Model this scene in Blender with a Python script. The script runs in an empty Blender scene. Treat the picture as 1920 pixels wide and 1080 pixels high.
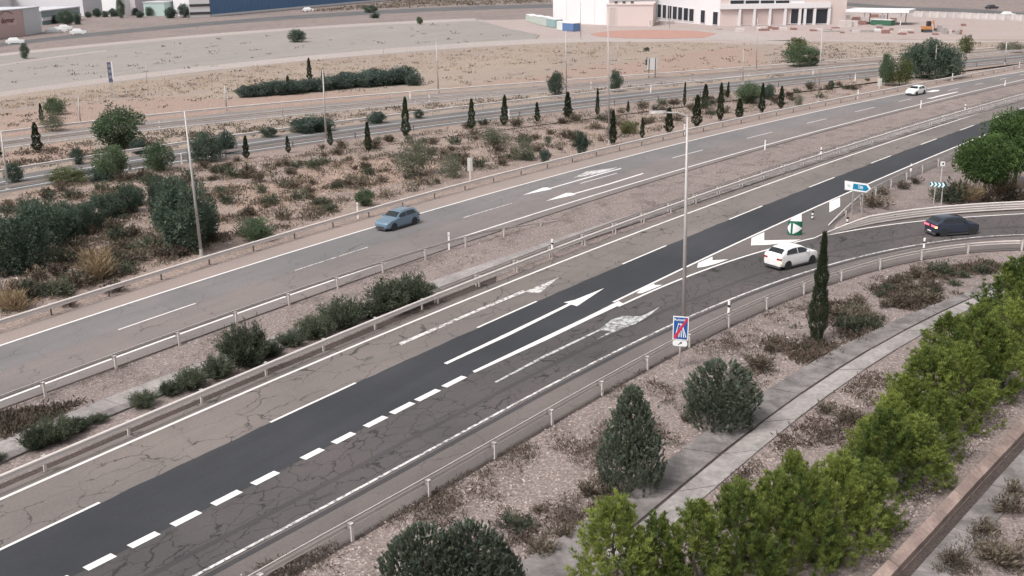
import bpy, bmesh, math, random
import numpy as np
from mathutils import Vector, Matrix

# ------------------------------------------------------------------ camera, sky, sun, exposure
SC = bpy.context.scene
COL = SC.collection
CAM_H, PIT, ROLL, FPX, YAW = 19.517, 0.301215, -0.011495, 2015.61, 0.55046
FW = np.array([math.cos(YAW)*math.cos(PIT), math.sin(YAW)*math.cos(PIT), -math.sin(PIT)])
_rt = np.array([math.sin(YAW), -math.cos(YAW), 0.0]); _up = np.cross(_rt, FW)
RT = math.cos(ROLL)*_rt + math.sin(ROLL)*_up
UPV = -math.sin(ROLL)*_rt + math.cos(ROLL)*_up
CPOS = np.array([0, 0, CAM_H])
cd = bpy.data.cameras.new('camera'); cam = bpy.data.objects.new('camera', cd); COL.objects.link(cam)
cd.sensor_width = 36; cd.lens = FPX/1920*36; cd.clip_start = 0.5; cd.clip_end = 6000
m4 = Matrix.Identity(4)
for i in range(3):
    m4[i][0] = RT[i]; m4[i][1] = UPV[i]; m4[i][2] = -FW[i]; m4[i][3] = CPOS[i]
cam.matrix_world = m4
SC.camera = cam
SUN_EL, SUN_AZ = math.radians(56), math.radians(165)      # azimuth measured from +x towards +y
w = bpy.data.worlds.new('World'); SC.world = w; w.use_nodes = True
nt = w.node_tree; bg = nt.nodes['Background']
sky = nt.nodes.new('ShaderNodeTexSky'); sky.sky_type = 'NISHITA'; sky.sun_disc = False
sky.sun_elevation = SUN_EL; sky.sun_rotation = math.radians(90)-SUN_AZ
sky.dust_density = 5; sky.air_density = 1.0; sky.ozone_density = 1
hs = nt.nodes.new('ShaderNodeHueSaturation'); hs.inputs['Saturation'].default_value = 0.10
nt.links.new(sky.outputs[0], hs.inputs['Color']); nt.links.new(hs.outputs[0], bg.inputs['Color'])
bg.inputs['Strength'].default_value = 0.13
sl = bpy.data.lights.new('sun', 'SUN'); sl.energy = 1.6; sl.angle = math.radians(14); sl.color = (1, .95, .9)
so = bpy.data.objects.new('sun', sl); COL.objects.link(so); so.location = (0, 0, 60)
so.rotation_euler = Vector((math.cos(SUN_AZ)*math.cos(SUN_EL), math.sin(SUN_AZ)*math.cos(SUN_EL), math.sin(SUN_EL))).to_track_quat('Z', 'Y').to_euler()
SC.view_settings.view_transform = 'Standard'; SC.view_settings.look = 'None'
SC.view_settings.gamma = 1; SC.view_settings.exposure = 0.48
SC.render.engine = 'CYCLES'
SC.cycles.max_bounces = 5; SC.cycles.diffuse_bounces = 2; SC.cycles.glossy_bounces = 2; SC.cycles.transmission_bounces = 2

# ------------------------------------------------------------------ helpers
R = random.Random(7); NR = np.random.default_rng(7)
ORD = ['', 'first', 'second', 'third', 'fourth', 'fifth', 'sixth', 'seventh', 'eighth', 'ninth', 'tenth', 'eleventh', 'twelfth', 'thirteenth',
       'fourteenth', 'fifteenth', 'sixteenth', 'seventeenth', 'eighteenth', 'nineteenth', 'twentieth', 'twenty-first', 'twenty-second',
       'twenty-third', 'twenty-fourth', 'twenty-fifth', 'twenty-sixth', 'twenty-seventh', 'twenty-eighth', 'twenty-ninth', 'thirtieth']

def ray(px, py):
    return FW + (px-960)/FPX*RT + (540-py)/FPX*UPV
def U(px, py, z=0.0):
    """survey point: where a sight line meets the level z"""
    d = ray(px, py); t = (z-CAM_H)/d[2]
    return CPOS + d*t
def PJ(p):
    d = np.asarray(p, float)-CPOS; zz = d@FW
    return 960+FPX*(d@RT)/zz, 540-FPX*(d@UPV)/zz
def HZ(p, py):
    """height above point p of the level seen at row py"""
    lo, hi = 0.0, 60.0
    for _ in range(40):
        m = (lo+hi)/2
        if PJ((p[0], p[1], m))[1] > py: lo = m
        else: hi = m
    return lo
def PXM(p):
    return FPX/((np.asarray(p, float)-CPOS)@FW)      # pixels per metre at p
def VP(px, py, P, d):
    """(s, z) in the upright plane through P along unit d"""
    n = np.array([-d[1], d[0], 0.0]); r = ray(px, py)
    t = (n@(np.array([P[0], P[1], 0])-CPOS))/(n@r); q = CPOS+r*t
    return (q[0]-P[0])*d[0]+(q[1]-P[1])*d[1], q[2]
def curve(pts, deg=3, x0=None, x1=None, n=60, z=0.0, ext0=0, ext1=0):
    a = np.array(pts, float); deg = min(deg, len(a)-1)
    c = np.polynomial.Polynomial.fit(a[:, 0], a[:, 1], deg)
    x0 = a[0, 0] if x0 is None else x0; x1 = a[-1, 0] if x1 is None else x1
    P = np.array([U(x, c(x), z) for x in np.linspace(x0, x1, n)])
    if ext0:
        d = P[0]-P[1]; P = np.vstack([P[0]+d/np.linalg.norm(d)*ext0, P])
    if ext1:
        d = P[-1]-P[-2]; P = np.vstack([P, P[-1]+d/np.linalg.norm(d)*ext1])
    return P
def pathpx(pts, z=0.0):
    return np.array([U(x, y, z) for x, y in pts])
def resample(P, n):
    P = np.asarray(P, float); s = np.r_[0, np.cumsum(np.linalg.norm(np.diff(P, axis=0), axis=1))]
    t = np.linspace(0, s[-1], n)
    return np.stack([np.interp(t, s, P[:, i]) for i in range(3)], 1)
def length(P):
    return float(np.linalg.norm(np.diff(np.asarray(P), axis=0), axis=1).sum())
def offset(P, d):
    """shift a ground path sideways, + to its left"""
    P = np.asarray(P, float); t = np.gradient(P, axis=0); t /= np.linalg.norm(t, axis=1)[:, None]
    Q = P.copy(); Q[:, 0] -= t[:, 1]*d; Q[:, 1] += t[:, 0]*d
    return Q

def mesh(name, verts, faces):
    me = bpy.data.meshes.new(name); me.from_pydata([tuple(map(float, v)) for v in verts], [], faces); me.update()
    return me
def obj(name, me, mat=None, parent=None, loc=(0, 0, 0), smooth=False):
    o = bpy.data.objects.new(name, me); COL.objects.link(o)
    if mat is not None and not me.materials: me.materials.append(mat)
    if parent is not None: o.parent = parent
    o.location = loc
    if smooth: me.polygons.foreach_set('use_smooth', [True]*len(me.polygons))
    return o
def tag(o, label, cat, group=None, kind=None):
    o['label'] = label; o['category'] = cat
    if group: o['group'] = group
    if kind: o['kind'] = kind
    return o
def thing(name, label, cat, loc=(0, 0, 0), rz=0, group=None):
    o = bpy.data.objects.new(name, None); COL.objects.link(o); o.empty_display_size = .2
    o.location = tuple(map(float, loc)); o.rotation_euler = (0, 0, rz)
    return tag(o, label, cat, group)
def struct(o):
    o['kind'] = 'structure'; return o
class MB:
    def __init__(s): s.v = []; s.f = []
    def add(s, v, f):
        b = len(s.v); s.v += [tuple(map(float, q)) for q in v]; s.f += [tuple(b+i for i in q) for q in f]; return s
    def box(s, x0, x1, y0, y1, z0, z1):
        return s.add([(x0, y0, z0), (x1, y0, z0), (x1, y1, z0), (x0, y1, z0), (x0, y0, z1), (x1, y0, z1), (x1, y1, z1), (x0, y1, z1)],
                     [(0, 3, 2, 1), (4, 5, 6, 7), (0, 1, 5, 4), (1, 2, 6, 5), (2, 3, 7, 6), (3, 0, 4, 7)])
    def tube(s, a, b, r0, r1=None, n=8, cap=True):
        r1 = r0 if r1 is None else r1; a = np.array(a, float); b = np.array(b, float); d = b-a; d /= max(np.linalg.norm(d), 1e-9)
        u = np.cross(d, [0, 0, 1]) if abs(d[2]) < .9 else np.cross(d, [1, 0, 0]); u /= np.linalg.norm(u); v = np.cross(d, u)
        vs = []
        for c, r in ((a, r0), (b, r1)):
            for k in range(n):
                t = 2*math.pi*k/n; vs.append(c+r*(math.cos(t)*u+math.sin(t)*v))
        f = [(k, (k+1) % n, n+(k+1) % n, n+k) for k in range(n)]
        if cap: f += [tuple(range(n))[::-1], tuple(range(n, 2*n))]
        return s.add(vs, f)
    def prism(s, poly, z0, z1):
        n = len(poly); return s.add([(p[0], p[1], z0) for p in poly]+[(p[0], p[1], z1) for p in poly],
            [tuple(range(n))[::-1], tuple(range(n, 2*n))]+[(k, (k+1) % n, n+(k+1) % n, n+k) for k in range(n)])
    def mesh(s, name): return mesh(name, s.v, s.f)
    def build(s, name, mat, parent=None, loc=(0, 0, 0), smooth=False): return obj(name, s.mesh(name), mat, parent, loc, smooth)

# ------------------------------------------------------------------ materials
def newmat(name):
    m = bpy.data.materials.new(name); m.use_nodes = True; t = m.node_tree
    return m, t, t.nodes['Principled BSDF']
def N(t, typ, **kw):
    n = t.nodes.new(typ)
    for k, v in kw.items(): setattr(n, k, v)
    return n
def coords(t, sx=1, sy=1, sz=1, rz=0):
    tc = N(t, 'ShaderNodeTexCoord'); mp = N(t, 'ShaderNodeMapping'); mp.inputs['Scale'].default_value = (sx, sy, sz)
    mp.inputs['Rotation'].default_value = (0, 0, rz); t.links.new(tc.outputs['Object'], mp.inputs[0]); return mp.outputs[0]
def noise(t, vec, scale, detail=4, rough=.55, dist=0):
    n = N(t, 'ShaderNodeTexNoise'); n.inputs['Scale'].default_value = scale; n.inputs['Detail'].default_value = detail
    n.inputs['Roughness'].default_value = rough; n.inputs['Distortion'].default_value = dist
    t.links.new(vec, n.inputs['Vector']); return n.outputs['Fac']
def ramp(t, fac, stops):
    r = N(t, 'ShaderNodeValToRGB'); e = r.color_ramp.elements
    while len(e) < len(stops): e.new(.5)
    for el, (p, c) in zip(e, stops):
        el.position = p; el.color = (c, c, c, 1) if not isinstance(c, tuple) else (*c, 1)
    t.links.new(fac, r.inputs[0]); return r.outputs[0]
def mix(t, fac, a, b, typ='MIX'):
    n = N(t, 'ShaderNodeMix', data_type='RGBA', blend_type=typ)
    for s, v in ((n.inputs[0], fac), (n.inputs[6], a), (n.inputs[7], b)):
        if isinstance(v, (int, float)): s.default_value = v
        elif isinstance(v, tuple): s.default_value = (*v, 1)
        else: t.links.new(v, s)
    return n.outputs[2]
def math_(t, op, a, b=0.0):
    n = N(t, 'ShaderNodeMath', operation=op)
    for s, v in ((n.inputs[0], a), (n.inputs[1], b)):
        if isinstance(v, (int, float)): s.default_value = v
        else: t.links.new(v, s)
    return n.outputs[0]
def bump(t, bsdf, h, strength=.3, dist=.05):
    b = N(t, 'ShaderNodeBump'); b.inputs['Strength'].default_value = strength; b.inputs['Distance'].default_value = dist
    t.links.new(h, b.inputs['Height']); t.links.new(b.outputs[0], bsdf.inputs['Normal'])
def plain(name, col, rough=.6, metal=0.0, var=.12, scale=3.0, emit=None):
    m, t, b = newmat(name); v = coords(t)
    f = noise(t, v, scale, 4); c = mix(t, f, tuple(x*(1-var) for x in col), tuple(min(1, x*(1+var)) for x in col))
    t.links.new(c, b.inputs['Base Color']); b.inputs['Roughness'].default_value = rough; b.inputs['Metallic'].default_value = metal
    if emit:
        b.inputs['Emission Color'].default_value = (*emit[0], 1); b.inputs['Emission Strength'].default_value = emit[1]
    return m
def asphalt(name, col, crack=.6, cscale=.55, cwid=.022, stain=.22, tint=(1.0, .93, .9), streak=.25):
    m, t, b = newmat(name); v = coords(t); vs = coords(t, .06, .9, 1)
    big = noise(t, v, .12, 5, .6); fine = noise(t, v, 9, 3, .7); st = noise(t, vs, 1.0, 4, .6)
    c = mix(t, ramp(t, big, [(.3, 0.0), (.7, 1.0)]), tuple(x*(1-stain) for x in col), tuple(x*(1+stain)*k for x, k in zip(col, tint)))
    c = mix(t, math_(t, 'MULTIPLY', ramp(t, st, [(.35, 0.0), (.7, 1.0)]), streak), c, tuple(x*.62 for x in col))
    c = mix(t, .22, c, ramp(t, fine, [(.3, .02), (.7, .5)]), 'OVERLAY')
    if crack:
        wv = N(t, 'ShaderNodeTexNoise'); wv.inputs['Scale'].default_value = 1.1; wv.inputs['Detail'].default_value = 5; t.links.new(v, wv.inputs['Vector'])
        ad = N(t, 'ShaderNodeVectorMath', operation='MULTIPLY_ADD'); t.links.new(wv.outputs['Color'], ad.inputs[0]); ad.inputs[1].default_value = (1.4, 1.4, 0); t.links.new(coords(t, .75, 1.3, 1), ad.inputs[2])
        vo = N(t, 'ShaderNodeTexVoronoi', feature='DISTANCE_TO_EDGE'); vo.inputs['Scale'].default_value = cscale; t.links.new(ad.outputs[0], vo.inputs['Vector'])
        ln = ramp(t, vo.outputs['Distance'], [(0, 1.0), (cwid, 0.0)])
        msk = ramp(t, noise(t, v, .3, 3), [(.36, 0.0), (.52, 1.0)])
        c = mix(t, math_(t, 'MULTIPLY', math_(t, 'MULTIPLY', ln, msk), crack), c, tuple(x*.16 for x in col))
    t.links.new(c, b.inputs['Base Color']); b.inputs['Roughness'].default_value = .85
    bump(t, b, fine, .25, .01)
    return m
def soil(name, a, bcol, dark, sc=1.0, spot=.5, rz=0, ax=1.0, ay=1.0):
    m, t, b = newmat(name); v = coords(t); va = coords(t, ax, ay, 1, rz)
    big = noise(t, va, .05*sc, 6, .6); mid = noise(t, va, .45*sc, 5, .65); fine = noise(t, v, 6*sc, 4, .75)
    c = mix(t, ramp(t, big, [(.35, 0.0), (.65, 1.0)]), a, bcol)
    c = mix(t, math_(t, 'MULTIPLY', ramp(t, mid, [(.5, 0.0), (.72, 1.0)]), spot), c, dark)
    vo = N(t, 'ShaderNodeTexVoronoi'); vo.inputs['Scale'].default_value = 9*sc; t.links.new(v, vo.inputs['Vector'])
    peb = ramp(t, vo.outputs['Distance'], [(.05, .78), (.6, .28)])
    c = mix(t, .6, c, peb, 'OVERLAY'); c = mix(t, .55, c, ramp(t, fine, [(.28, .12), (.75, .85)]), 'OVERLAY')
    t.links.new(c, b.inputs['Base Color']); b.inputs['Roughness'].default_value = .95
    bump(t, b, mix(t, .5, fine, mid), .6, .12)
    return m
def concrete(name, col, stain=.5):
    m, t, b = newmat(name); v = coords(t)
    f = noise(t, v, .7, 6, .65, .6); g = noise(t, v, 5, 4, .7)
    c = mix(t, ramp(t, f, [(.38, 0.0), (.62, 1.0)]), tuple(x*(1-stain) for x in col), tuple(x*1.12 for x in col))
    oi = N(t, 'ShaderNodeObjectInfo'); c = mix(t, .25, c, ramp(t, oi.outputs['Random'], [(0, .3), (1, .7)]), 'OVERLAY')
    c = mix(t, .3, c, ramp(t, g, [(.3, .15), (.7, .8)]), 'OVERLAY')
    t.links.new(c, b.inputs['Base Color']); b.inputs['Roughness'].default_value = .9; bump(t, b, g, .3, .02)
    return m
def paint(name, col, wear=.5, sc=2.5):
    """road paint: worn through to asphalt in flecks"""
    m, t, b = newmat(name); v = coords(t)
    f = noise(t, v, sc, 6, .75); f2 = noise(t, v, .25, 3)
    k = math_(t, 'ADD', f, math_(t, 'MULTIPLY', math_(t, 'SUBTRACT', f2, .5), .25))
    c = mix(t, ramp(t, k, [(wear-.09, 0.0), (wear+.03, 1.0)]), (.15, .14, .14), col)
    c = mix(t, .2, c, ramp(t, noise(t, v, 1.0, 5), [(.3, .3), (.7, .7)]), 'OVERLAY')
    t.links.new(c, b.inputs['Base Color']); b.inputs['Roughness'].default_value = .7
    return m
def foliage(name, dark, light, objvar=.5, trans=.35):
    m, t, b = newmat(name)
    at = N(t, 'ShaderNodeAttribute', attribute_name='rnd'); oi = N(t, 'ShaderNodeObjectInfo')
    f = math_(t, 'ADD', math_(t, 'MULTIPLY', at.outputs['Fac'], 1-objvar*.5), math_(t, 'MULTIPLY', math_(t, 'SUBTRACT', oi.outputs['Random'], .5), objvar))
    c = mix(t, f, dark, light)
    t.links.new(c, b.inputs['Base Color']); b.inputs['Roughness'].default_value = .75
    b.inputs['Specular IOR Level'].default_value = .25
    tr = N(t, 'ShaderNodeBsdfTranslucent'); t.links.new(c, tr.inputs['Color'])
    ms = N(t, 'ShaderNodeMixShader'); ms.inputs[0].default_value = trans
    t.links.new(b.outputs[0], ms.inputs[1]); t.links.new(tr.outputs[0], ms.inputs[2])
    t.links.new(ms.outputs[0], t.nodes['Material Output'].inputs['Surface'])
    return m
def gloss(name, col, rough=.25, metal=0.0, coat=0.0):
    m, t, b = newmat(name); v = coords(t)
    c = mix(t, noise(t, v, 1.5, 3), tuple(x*.93 for x in col), tuple(min(1, x*1.05) for x in col))
    t.links.new(c, b.inputs['Base Color']); b.inputs['Roughness'].default_value = rough; b.inputs['Metallic'].default_value = metal
    b.inputs['Coat Weight'].default_value = coat; b.inputs['Coat Roughness'].default_value = .08
    return m
MT = {}
MT['ground'] = soil('dry gravel earth', (.285, .226, .21), (.235, .19, .178), (.12, .096, .086), 1.0, .85)
MT['scrub'] = soil('dry scrub earth', (.34, .255, .215), (.28, .22, .195), (.15, .118, .105), .8, .6)
MT['red'] = soil('reddish ploughed earth', (.36, .25, .205), (.33, .245, .205), (.27, .20, .165), .6, .35, math.radians(-50), .25, 1.0)
MT['field'] = soil('fallow grey field', (.33, .295, .275), (.29, .265, .245), (.21, .185, .165), .8, .5, math.radians(-50), .2, 1.0)
MT['straw'] = soil('straw strewn bank', (.36, .29, .235), (.32, .25, .215), (.22, .175, .145), .8, .45, math.radians(-50), .3, 1.0)
MT['track'] = soil('pale dirt track', (.44, .38, .36), (.40, .34, .32), (.34, .29, .27), .6, .2)
MT['yard'] = soil('pinkish building yard', (.44, .36, .345), (.40, .32, .30), (.30, .24, .225), .6, .35)
MT['litter_shade'] = soil('dark leaf earth with shade', (.06, .043, .038), (.085, .062, .055), (.035, .026, .023), 1.2, .6)  # leaf earth whose dark tone also paints shade at rail and pavement edges
MT['old_asphalt'] = asphalt('old tan asphalt', (.185, .165, .157), 1.0, .62, .020)
MT['far_asphalt'] = asphalt('greyed asphalt', (.185, .178, .183), .6, .45, .012, .2)
MT['far_shoulder'] = asphalt('dusty shoulder asphalt', (.30, .252, .232), .2, .4, .01, .12, streak=.12)
MT['new_asphalt'] = asphalt('fresh dark asphalt', (.036, .038, .045), 0, stain=.22, tint=(1.15, 1.12, 1.1), streak=.5)
MT['ramp_asphalt'] = asphalt('cracked dark asphalt', (.088, .080, .082), 1.0, 1.05, .036, .26)
MT['shoulder'] = asphalt('shoulder asphalt', (.150, .134, .130), .5, .5, .012)
MT['side_asphalt'] = asphalt('side road asphalt', (.15, .148, .15), .3, .3, .01, .2)
MT['side_dark'] = asphalt('side road dark asphalt', (.11, .112, .118), 0, stain=.25)
MT['concrete'] = concrete('pale concrete', (.275, .25, .243), .22)
MT['old_concrete'] = concrete('stained concrete', (.205, .185, .18), .42)
MT['kerb'] = concrete('brownish concrete kerb', (.285, .21, .184), .3)
MT['paint'] = paint('white road paint', (.70, .67, .66), .31)
MT['paint_worn'] = paint('worn road paint', (.62, .59, .58), .50, 4)
MT['paint_faded'] = paint('faded road paint', (.50, .50, .51), .52, 3)
MT['steel'] = plain('galvanised steel', (.50, .47, .46), .5, .55, .12, 2)
MT['rail'] = plain('weathered rail steel', (.66, .60, .575), .5, .2, .14, 1.2)
MT['pole'] = plain('grey lamp post steel', (.44, .41, .40), .55, .3, .1, 1)
MT['white'] = plain('white plastic', (.78, .75, .74), .5, 0, .05)
MT['black'] = plain('black rubber', (.025, .025, .027), .7)
MT['dark'] = plain('dark grey plastic', (.06, .06, .065), .6)
MT['soilpost'] = plain('dark post steel', (.16, .13, .12), .7)
# ------------------------------------------------------------------ the setting: ground and roads
def sheet(name, L, Rr, z, mat, parent=None, n=80):
    A = resample(L, n); B = resample(Rr, n); v = []
    for a, b in zip(A, B): v += [(a[0], a[1], z), (b[0], b[1], z)]
    return obj(name, mesh(name, v, [(2*i+1, 2*i+3, 2*i+2, 2*i) for i in range(n-1)]), mat, parent)
def sheet_x(name, L, Rr, z, mat, parent=None):
    """strip between two paths that were sampled at matching stations"""
    v = []
    for a, b in zip(L, Rr): v += [(a[0], a[1], z), (b[0], b[1], z)]
    return obj(name, mesh(name, v, [(2*i+1, 2*i+3, 2*i+2, 2*i) for i in range(len(L)-1)]), mat, parent)
def patch(name, pts, z, mat, rag=.0, step=3.0, parent=None, ground=False):
    P = np.array(pts, float) if ground else pathpx(pts)
    out = []
    for i in range(len(P)):
        a, b = P[i], P[(i+1) % len(P)]; k = max(1, int(np.linalg.norm(b-a)/step)) if rag else 1
        for j in range(k):
            q = a+(b-a)*j/k
            if rag: q = q+np.array([R.uniform(-rag, rag), R.uniform(-rag, rag), 0])
            out.append((q[0], q[1], z))
    me = mesh(name, out, [tuple(range(len(out)))])
    if me.polygons[0].normal.z < 0: me.flip_normals()
    return struct(obj(name, me, mat, parent)) if parent is None else obj(name, me, mat, parent)

me = mesh('ground', [(-2500, -2500, 0), (3500, -2500, 0), (3500, 3500, 0), (-2500, 3500, 0)], [(0, 1, 2, 3)])
ground = struct(obj('ground', me, MT['ground']))

# line tables read off the survey picture (column, row)
pL1 = [(0, 938), (250, 826), (500, 719), (640, 660), (900, 553), (1280, 404), (1398, 360), (1650, 273), (1920, 187)]
pL2 = [(0, 1033), (188, 944), (508, 793), (668, 719), (896, 615), (1007, 567), (1168, 496), (1250, 461), (1368, 412), (1430, 388), (1518, 351), (1634, 306), (1727, 272), (1801, 244), (1920, 203)]
pL3 = [(120, 1090), (213, 1040), (373, 959), (449, 920), (600, 844), (722, 783), (821, 733), (888, 699), (1158, 563), (1282, 502), (1333, 480), (1593, 360), (1630, 344), (1840, 256), (1920, 225)]
pF1 = [(0, 648), (300, 553), (640, 443), (930, 360), (1280, 268), (1560, 203), (1752, 166), (1920, 133)]
pF2 = [(222, 619), (367, 570), (553, 507), (690, 464), (959, 383), (1088, 344), (1157, 325), (1261, 297), (1318, 281), (1401, 259), (1447, 248), (1549, 223), (1640, 202), (1777, 171), (1887, 146)]
pF3 = [(0, 753), (83, 720), (447, 587), (907, 432), (1139, 360), (1280, 317), (1560, 238), (1680, 206), (1920, 150)]
pFE = [(0, 768), (33, 756), (144, 713), (251, 676), (353, 638), (640, 535), (843, 467), (967, 425), (1140, 363), (1285, 322), (1434, 279), (1676, 212), (1920, 155)]
pG1 = [(0, 600), (113, 563), (205, 535), (293, 507), (378, 482), (457, 457), (533, 438), (640, 407), (817, 358), (907, 330), (1053, 295), (1142, 275), (1280, 241), (1372, 223), (1461, 206), (1534, 192), (1603, 180), (1644, 168), (1752, 150), (1822, 137), (1920, 119)]
pG3 = [(0, 890), (107, 846), (233, 793), (353, 742), (480, 689), (662, 614), (750, 578), (820, 550), (900, 518), (970, 490), (1033, 466), (1150, 423), (1247, 389), (1388, 340), (1540, 287), (1676, 244), (1810, 205), (1916, 177)]
pG4 = [(400, 1120), (640, 983), (757, 920), (872, 853), (973, 796), (1067, 743), (1110, 719), (1228, 657), (1300, 620), (1365, 588), (1425, 559), (1487, 533), (1607, 494), (1667, 479), (1737, 463), (1800, 457), (1867, 451), (1920, 447)]
pRE = [(367, 1080), (640, 934), (870, 810), (1037, 720), (1153, 660), (1262, 609), (1290, 595), (1400, 550), (1553, 498), (1713, 460), (1840, 445), (1920, 440)]
pRL = [(1168, 570), (1280, 523), (1400, 478), (1547, 443), (1740, 413), (1920, 401)]
XA, XB = -160, 2080
L1 = curve(pL1, 3, XA, XB, 90, ext0=25, ext1=120); L2 = curve(pL2, 3, XA, XB, 90, ext0=25, ext1=120)
L3 = curve(pL3, 3, XA, XB, 90, ext0=25, ext1=120)
F1 = curve(pF1, 3, XA, XB, 90, ext0=25, ext1=120); F2 = curve(pF2, 3, XA, XB, 90, ext0=25, ext1=120); F3 = curve(pF3, 3, XA, XB, 90, ext0=25, ext1=120)
FE = curve(pFE, 3, XA, XB, 90, ext0=25, ext1=120)
G1 = curve(pG1, 4, XA, XB, 90, z=.75, ext0=25, ext1=120); G3 = curve(pG3, 4, XA, XB, 90, z=.75, ext0=25, ext1=120)
G4 = curve(pG4, 5, 330, 2000, 90, z=.75, ext0=6, ext1=20)
RE = curve(pRE, 5, 300, 2000, 90, ext0=12, ext1=20)
RL = curve(pRL, 4, 1158, 2000, 50, ext1=20)
G4g = G4*np.array([1, 1, 0]); G3g = G3*np.array([1, 1, 0]); G1g = G1*np.array([1, 1, 0])

# carriageway nearest the camera with slip road
near = struct(sheet('carriageway_pavement', offset(L1, .75), offset(L2, -.2), .020, MT['old_asphalt']))
def ragged(P, a, step=.45):
    Q = resample(P, max(20, int(length(P)/step))); k = NR.normal(size=len(Q)); k = np.convolve(k, [.25, .5, .25], 'same'); Q[:, 1] += k*a; return Q
rl = ragged(L2, .05); rr_ = resample(offset(L3, -.05), len(rl)); fresh = struct(sheet_x('fresh_lane_pavement', rl, rr_, .024, MT['new_asphalt']))
iN = int(np.argmin(np.linalg.norm(L3-U(1158, 563), axis=1)))
slipL = np.vstack([L3[:iN], RL]); 
slip = struct(sheet('slip_road_pavement', slipL, offset(RE, -.12), .020, MT['ramp_asphalt'], n=120))
sh = struct(sheet('slip_road_shoulder', offset(RE, -.1), offset(G4g, -.12), .016, MT['shoulder'], n=120))
GR = curve([(1555, 436), (1640, 372), (1700, 330), (1760, 305), (1840, 273), (1920, 243)], 3, 1555, 2080, 30, ext1=120)   # gore right edge
iG = int(np.argmin(np.linalg.norm(L3-U(1560, 375), axis=1)))
patch('gore_pavement', [tuple(p) for p in np.vstack([L3[iN:iG+1], [U(1640, 362)], [U(1600, 388)], [U(1560, 428)], [U(1640, 428)], RL[:int(len(RL)*.55)][::-1]])], .012, MT['shoulder'], ground=True)
struct(sheet('verge_shoulder', L3[iG-2:], offset(L3, -2.1)[iG-2:], .014, MT['shoulder']))
# inner strip of the slip road up to its inner guard rail
struct(sheet('slip_inner_shoulder', curve([(1600, 420), (1720, 401), (1820, 393), (1920, 388)], 3, 1560, 2000, 40), RL[22:], .010, MT['shoulder']))

# far carriageway
far = struct(sheet('far_carriageway_pavement', F1, F2, .024, MT['far_asphalt']))
far2 = struct(sheet('far_inner_lane_pavement', F2, FE, .020, asphalt('pinkish grey asphalt', (.198, .178, .174), .8, .5, .012, .15)))
fsh = struct(sheet('far_shoulder_pavement', offset(G1g, -.15), offset(F1, -.05), .016, MT['far_shoulder']))

# median ground is the ground sheet; litter strip (its dark tone also paints the rail's shade) and gutter along the median rail
struct(sheet('litter_shade_strip', offset(G3g, .7)[:46], offset(L1, .74)[:46], .022, MT['litter_shade']))

def between_(A, B, f, n=110):
    return resample(A, n)*(1-f)+resample(B, n)*f
def line(name, P, wd, z, mat, parent):
    return sheet_x(name, offset(P, wd/2), offset(P, -wd/2), z, mat, parent)
def seg(P, xa, xb, n=12):
    """piece of a path between two picture columns"""
    cols = np.array([PJ(p)[0] for p in P]); k = np.linspace(xa, xb, n)
    return np.stack([np.interp(k, cols, P[:, i]) for i in range(3)], 1)
line('edge_line', L1, .17, .026, MT['paint'], near)
line('edge_line', seg(L3, 1150, 2070, 50), .17, .030, MT['paint'], fresh)
line('edge_line', RE, .14, .026, MT['paint_worn'], slip)
line('sealed_joint', offset(RE, -.34), .26, .024, asphalt('worn sealing', (.060, .056, .060), 0, stain=.35, streak=.5), slip)
line('sealed_joint', between_(slipL, RE, .62), .28, .024, asphalt('worn dark seam', (.062, .057, .062), 0, stain=.3), slip)
line('earth_shade_edge', offset(G4g, -.16), .16, .022, MT['litter_shade'], sh)  # gathered earth, dark strip painting the shadowed soil edge under the rail
line('earth_shade_edge', offset(FE, -.05), .14, .024, MT['litter_shade'], far2)  # same painted edge shade and earth along the far pavement
line('edge_line', offset(RL, -.05), .16, .028, MT['paint'], slip)
line('edge_line', F1, .17, .030, MT['paint'], far)
line('edge_line', F3, .17, .026, MT['paint'], far2)
def rounddash(name, P, wd, z, mat, parent):
    return line(name, P, wd, z, mat, parent)
for a, b in [(-160, 188), (508, 668), (896, 1007), (1168, 1250), (1368, 1430), (1518, 1565), (1634, 1671), (1727, 1757), (1801, 1826), (1862, 1882), (1912, 1930)]:
    line('lane_dash', offset(seg(L2, a, b, 6), .04), .14, .030, MT['paint'], fresh)
for a, b in [(-120, 0), (222, 367), (553, 690), (868, 959), (1088, 1157), (1261, 1318), (1401, 1447), (1513, 1549), (1603, 1640), (1685, 1708), (1777, 1797), (1828, 1843), (1875, 1887), (1912, 1922)]:
    line('lane_dash', seg(F2, a, b, 6), .12, .030, MT['paint_worn'] if a in (553, 868) else MT['paint'], far)
for a, b in [(80, 131), (160, 213), (243, 295), (323, 373), (399, 449), (474, 519), (567, 603), (625, 662), (685, 722), (734, 773), (781, 821), (832, 870)]:
    line('wide_lane_dash', offset(seg(L3, a, b, 5), -.02), .36, .030, MT['paint'], fresh)
def mark(name, pts, mat, parent, z=.030):
    P = pathpx(pts); me = mesh(name, [(p[0], p[1], z) for p in P], [tuple(range(len(P)))])
    if me.polygons[0].normal.z < 0: me.flip_normals()
    return obj(name, me, mat, parent)
mark('widening_line', [(886, 697), (1020, 633), (1090, 600), (1160, 565.5), (1168, 570), (1100, 602), (1022, 640), (890, 700)], MT['paint'], fresh, .034)
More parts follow.
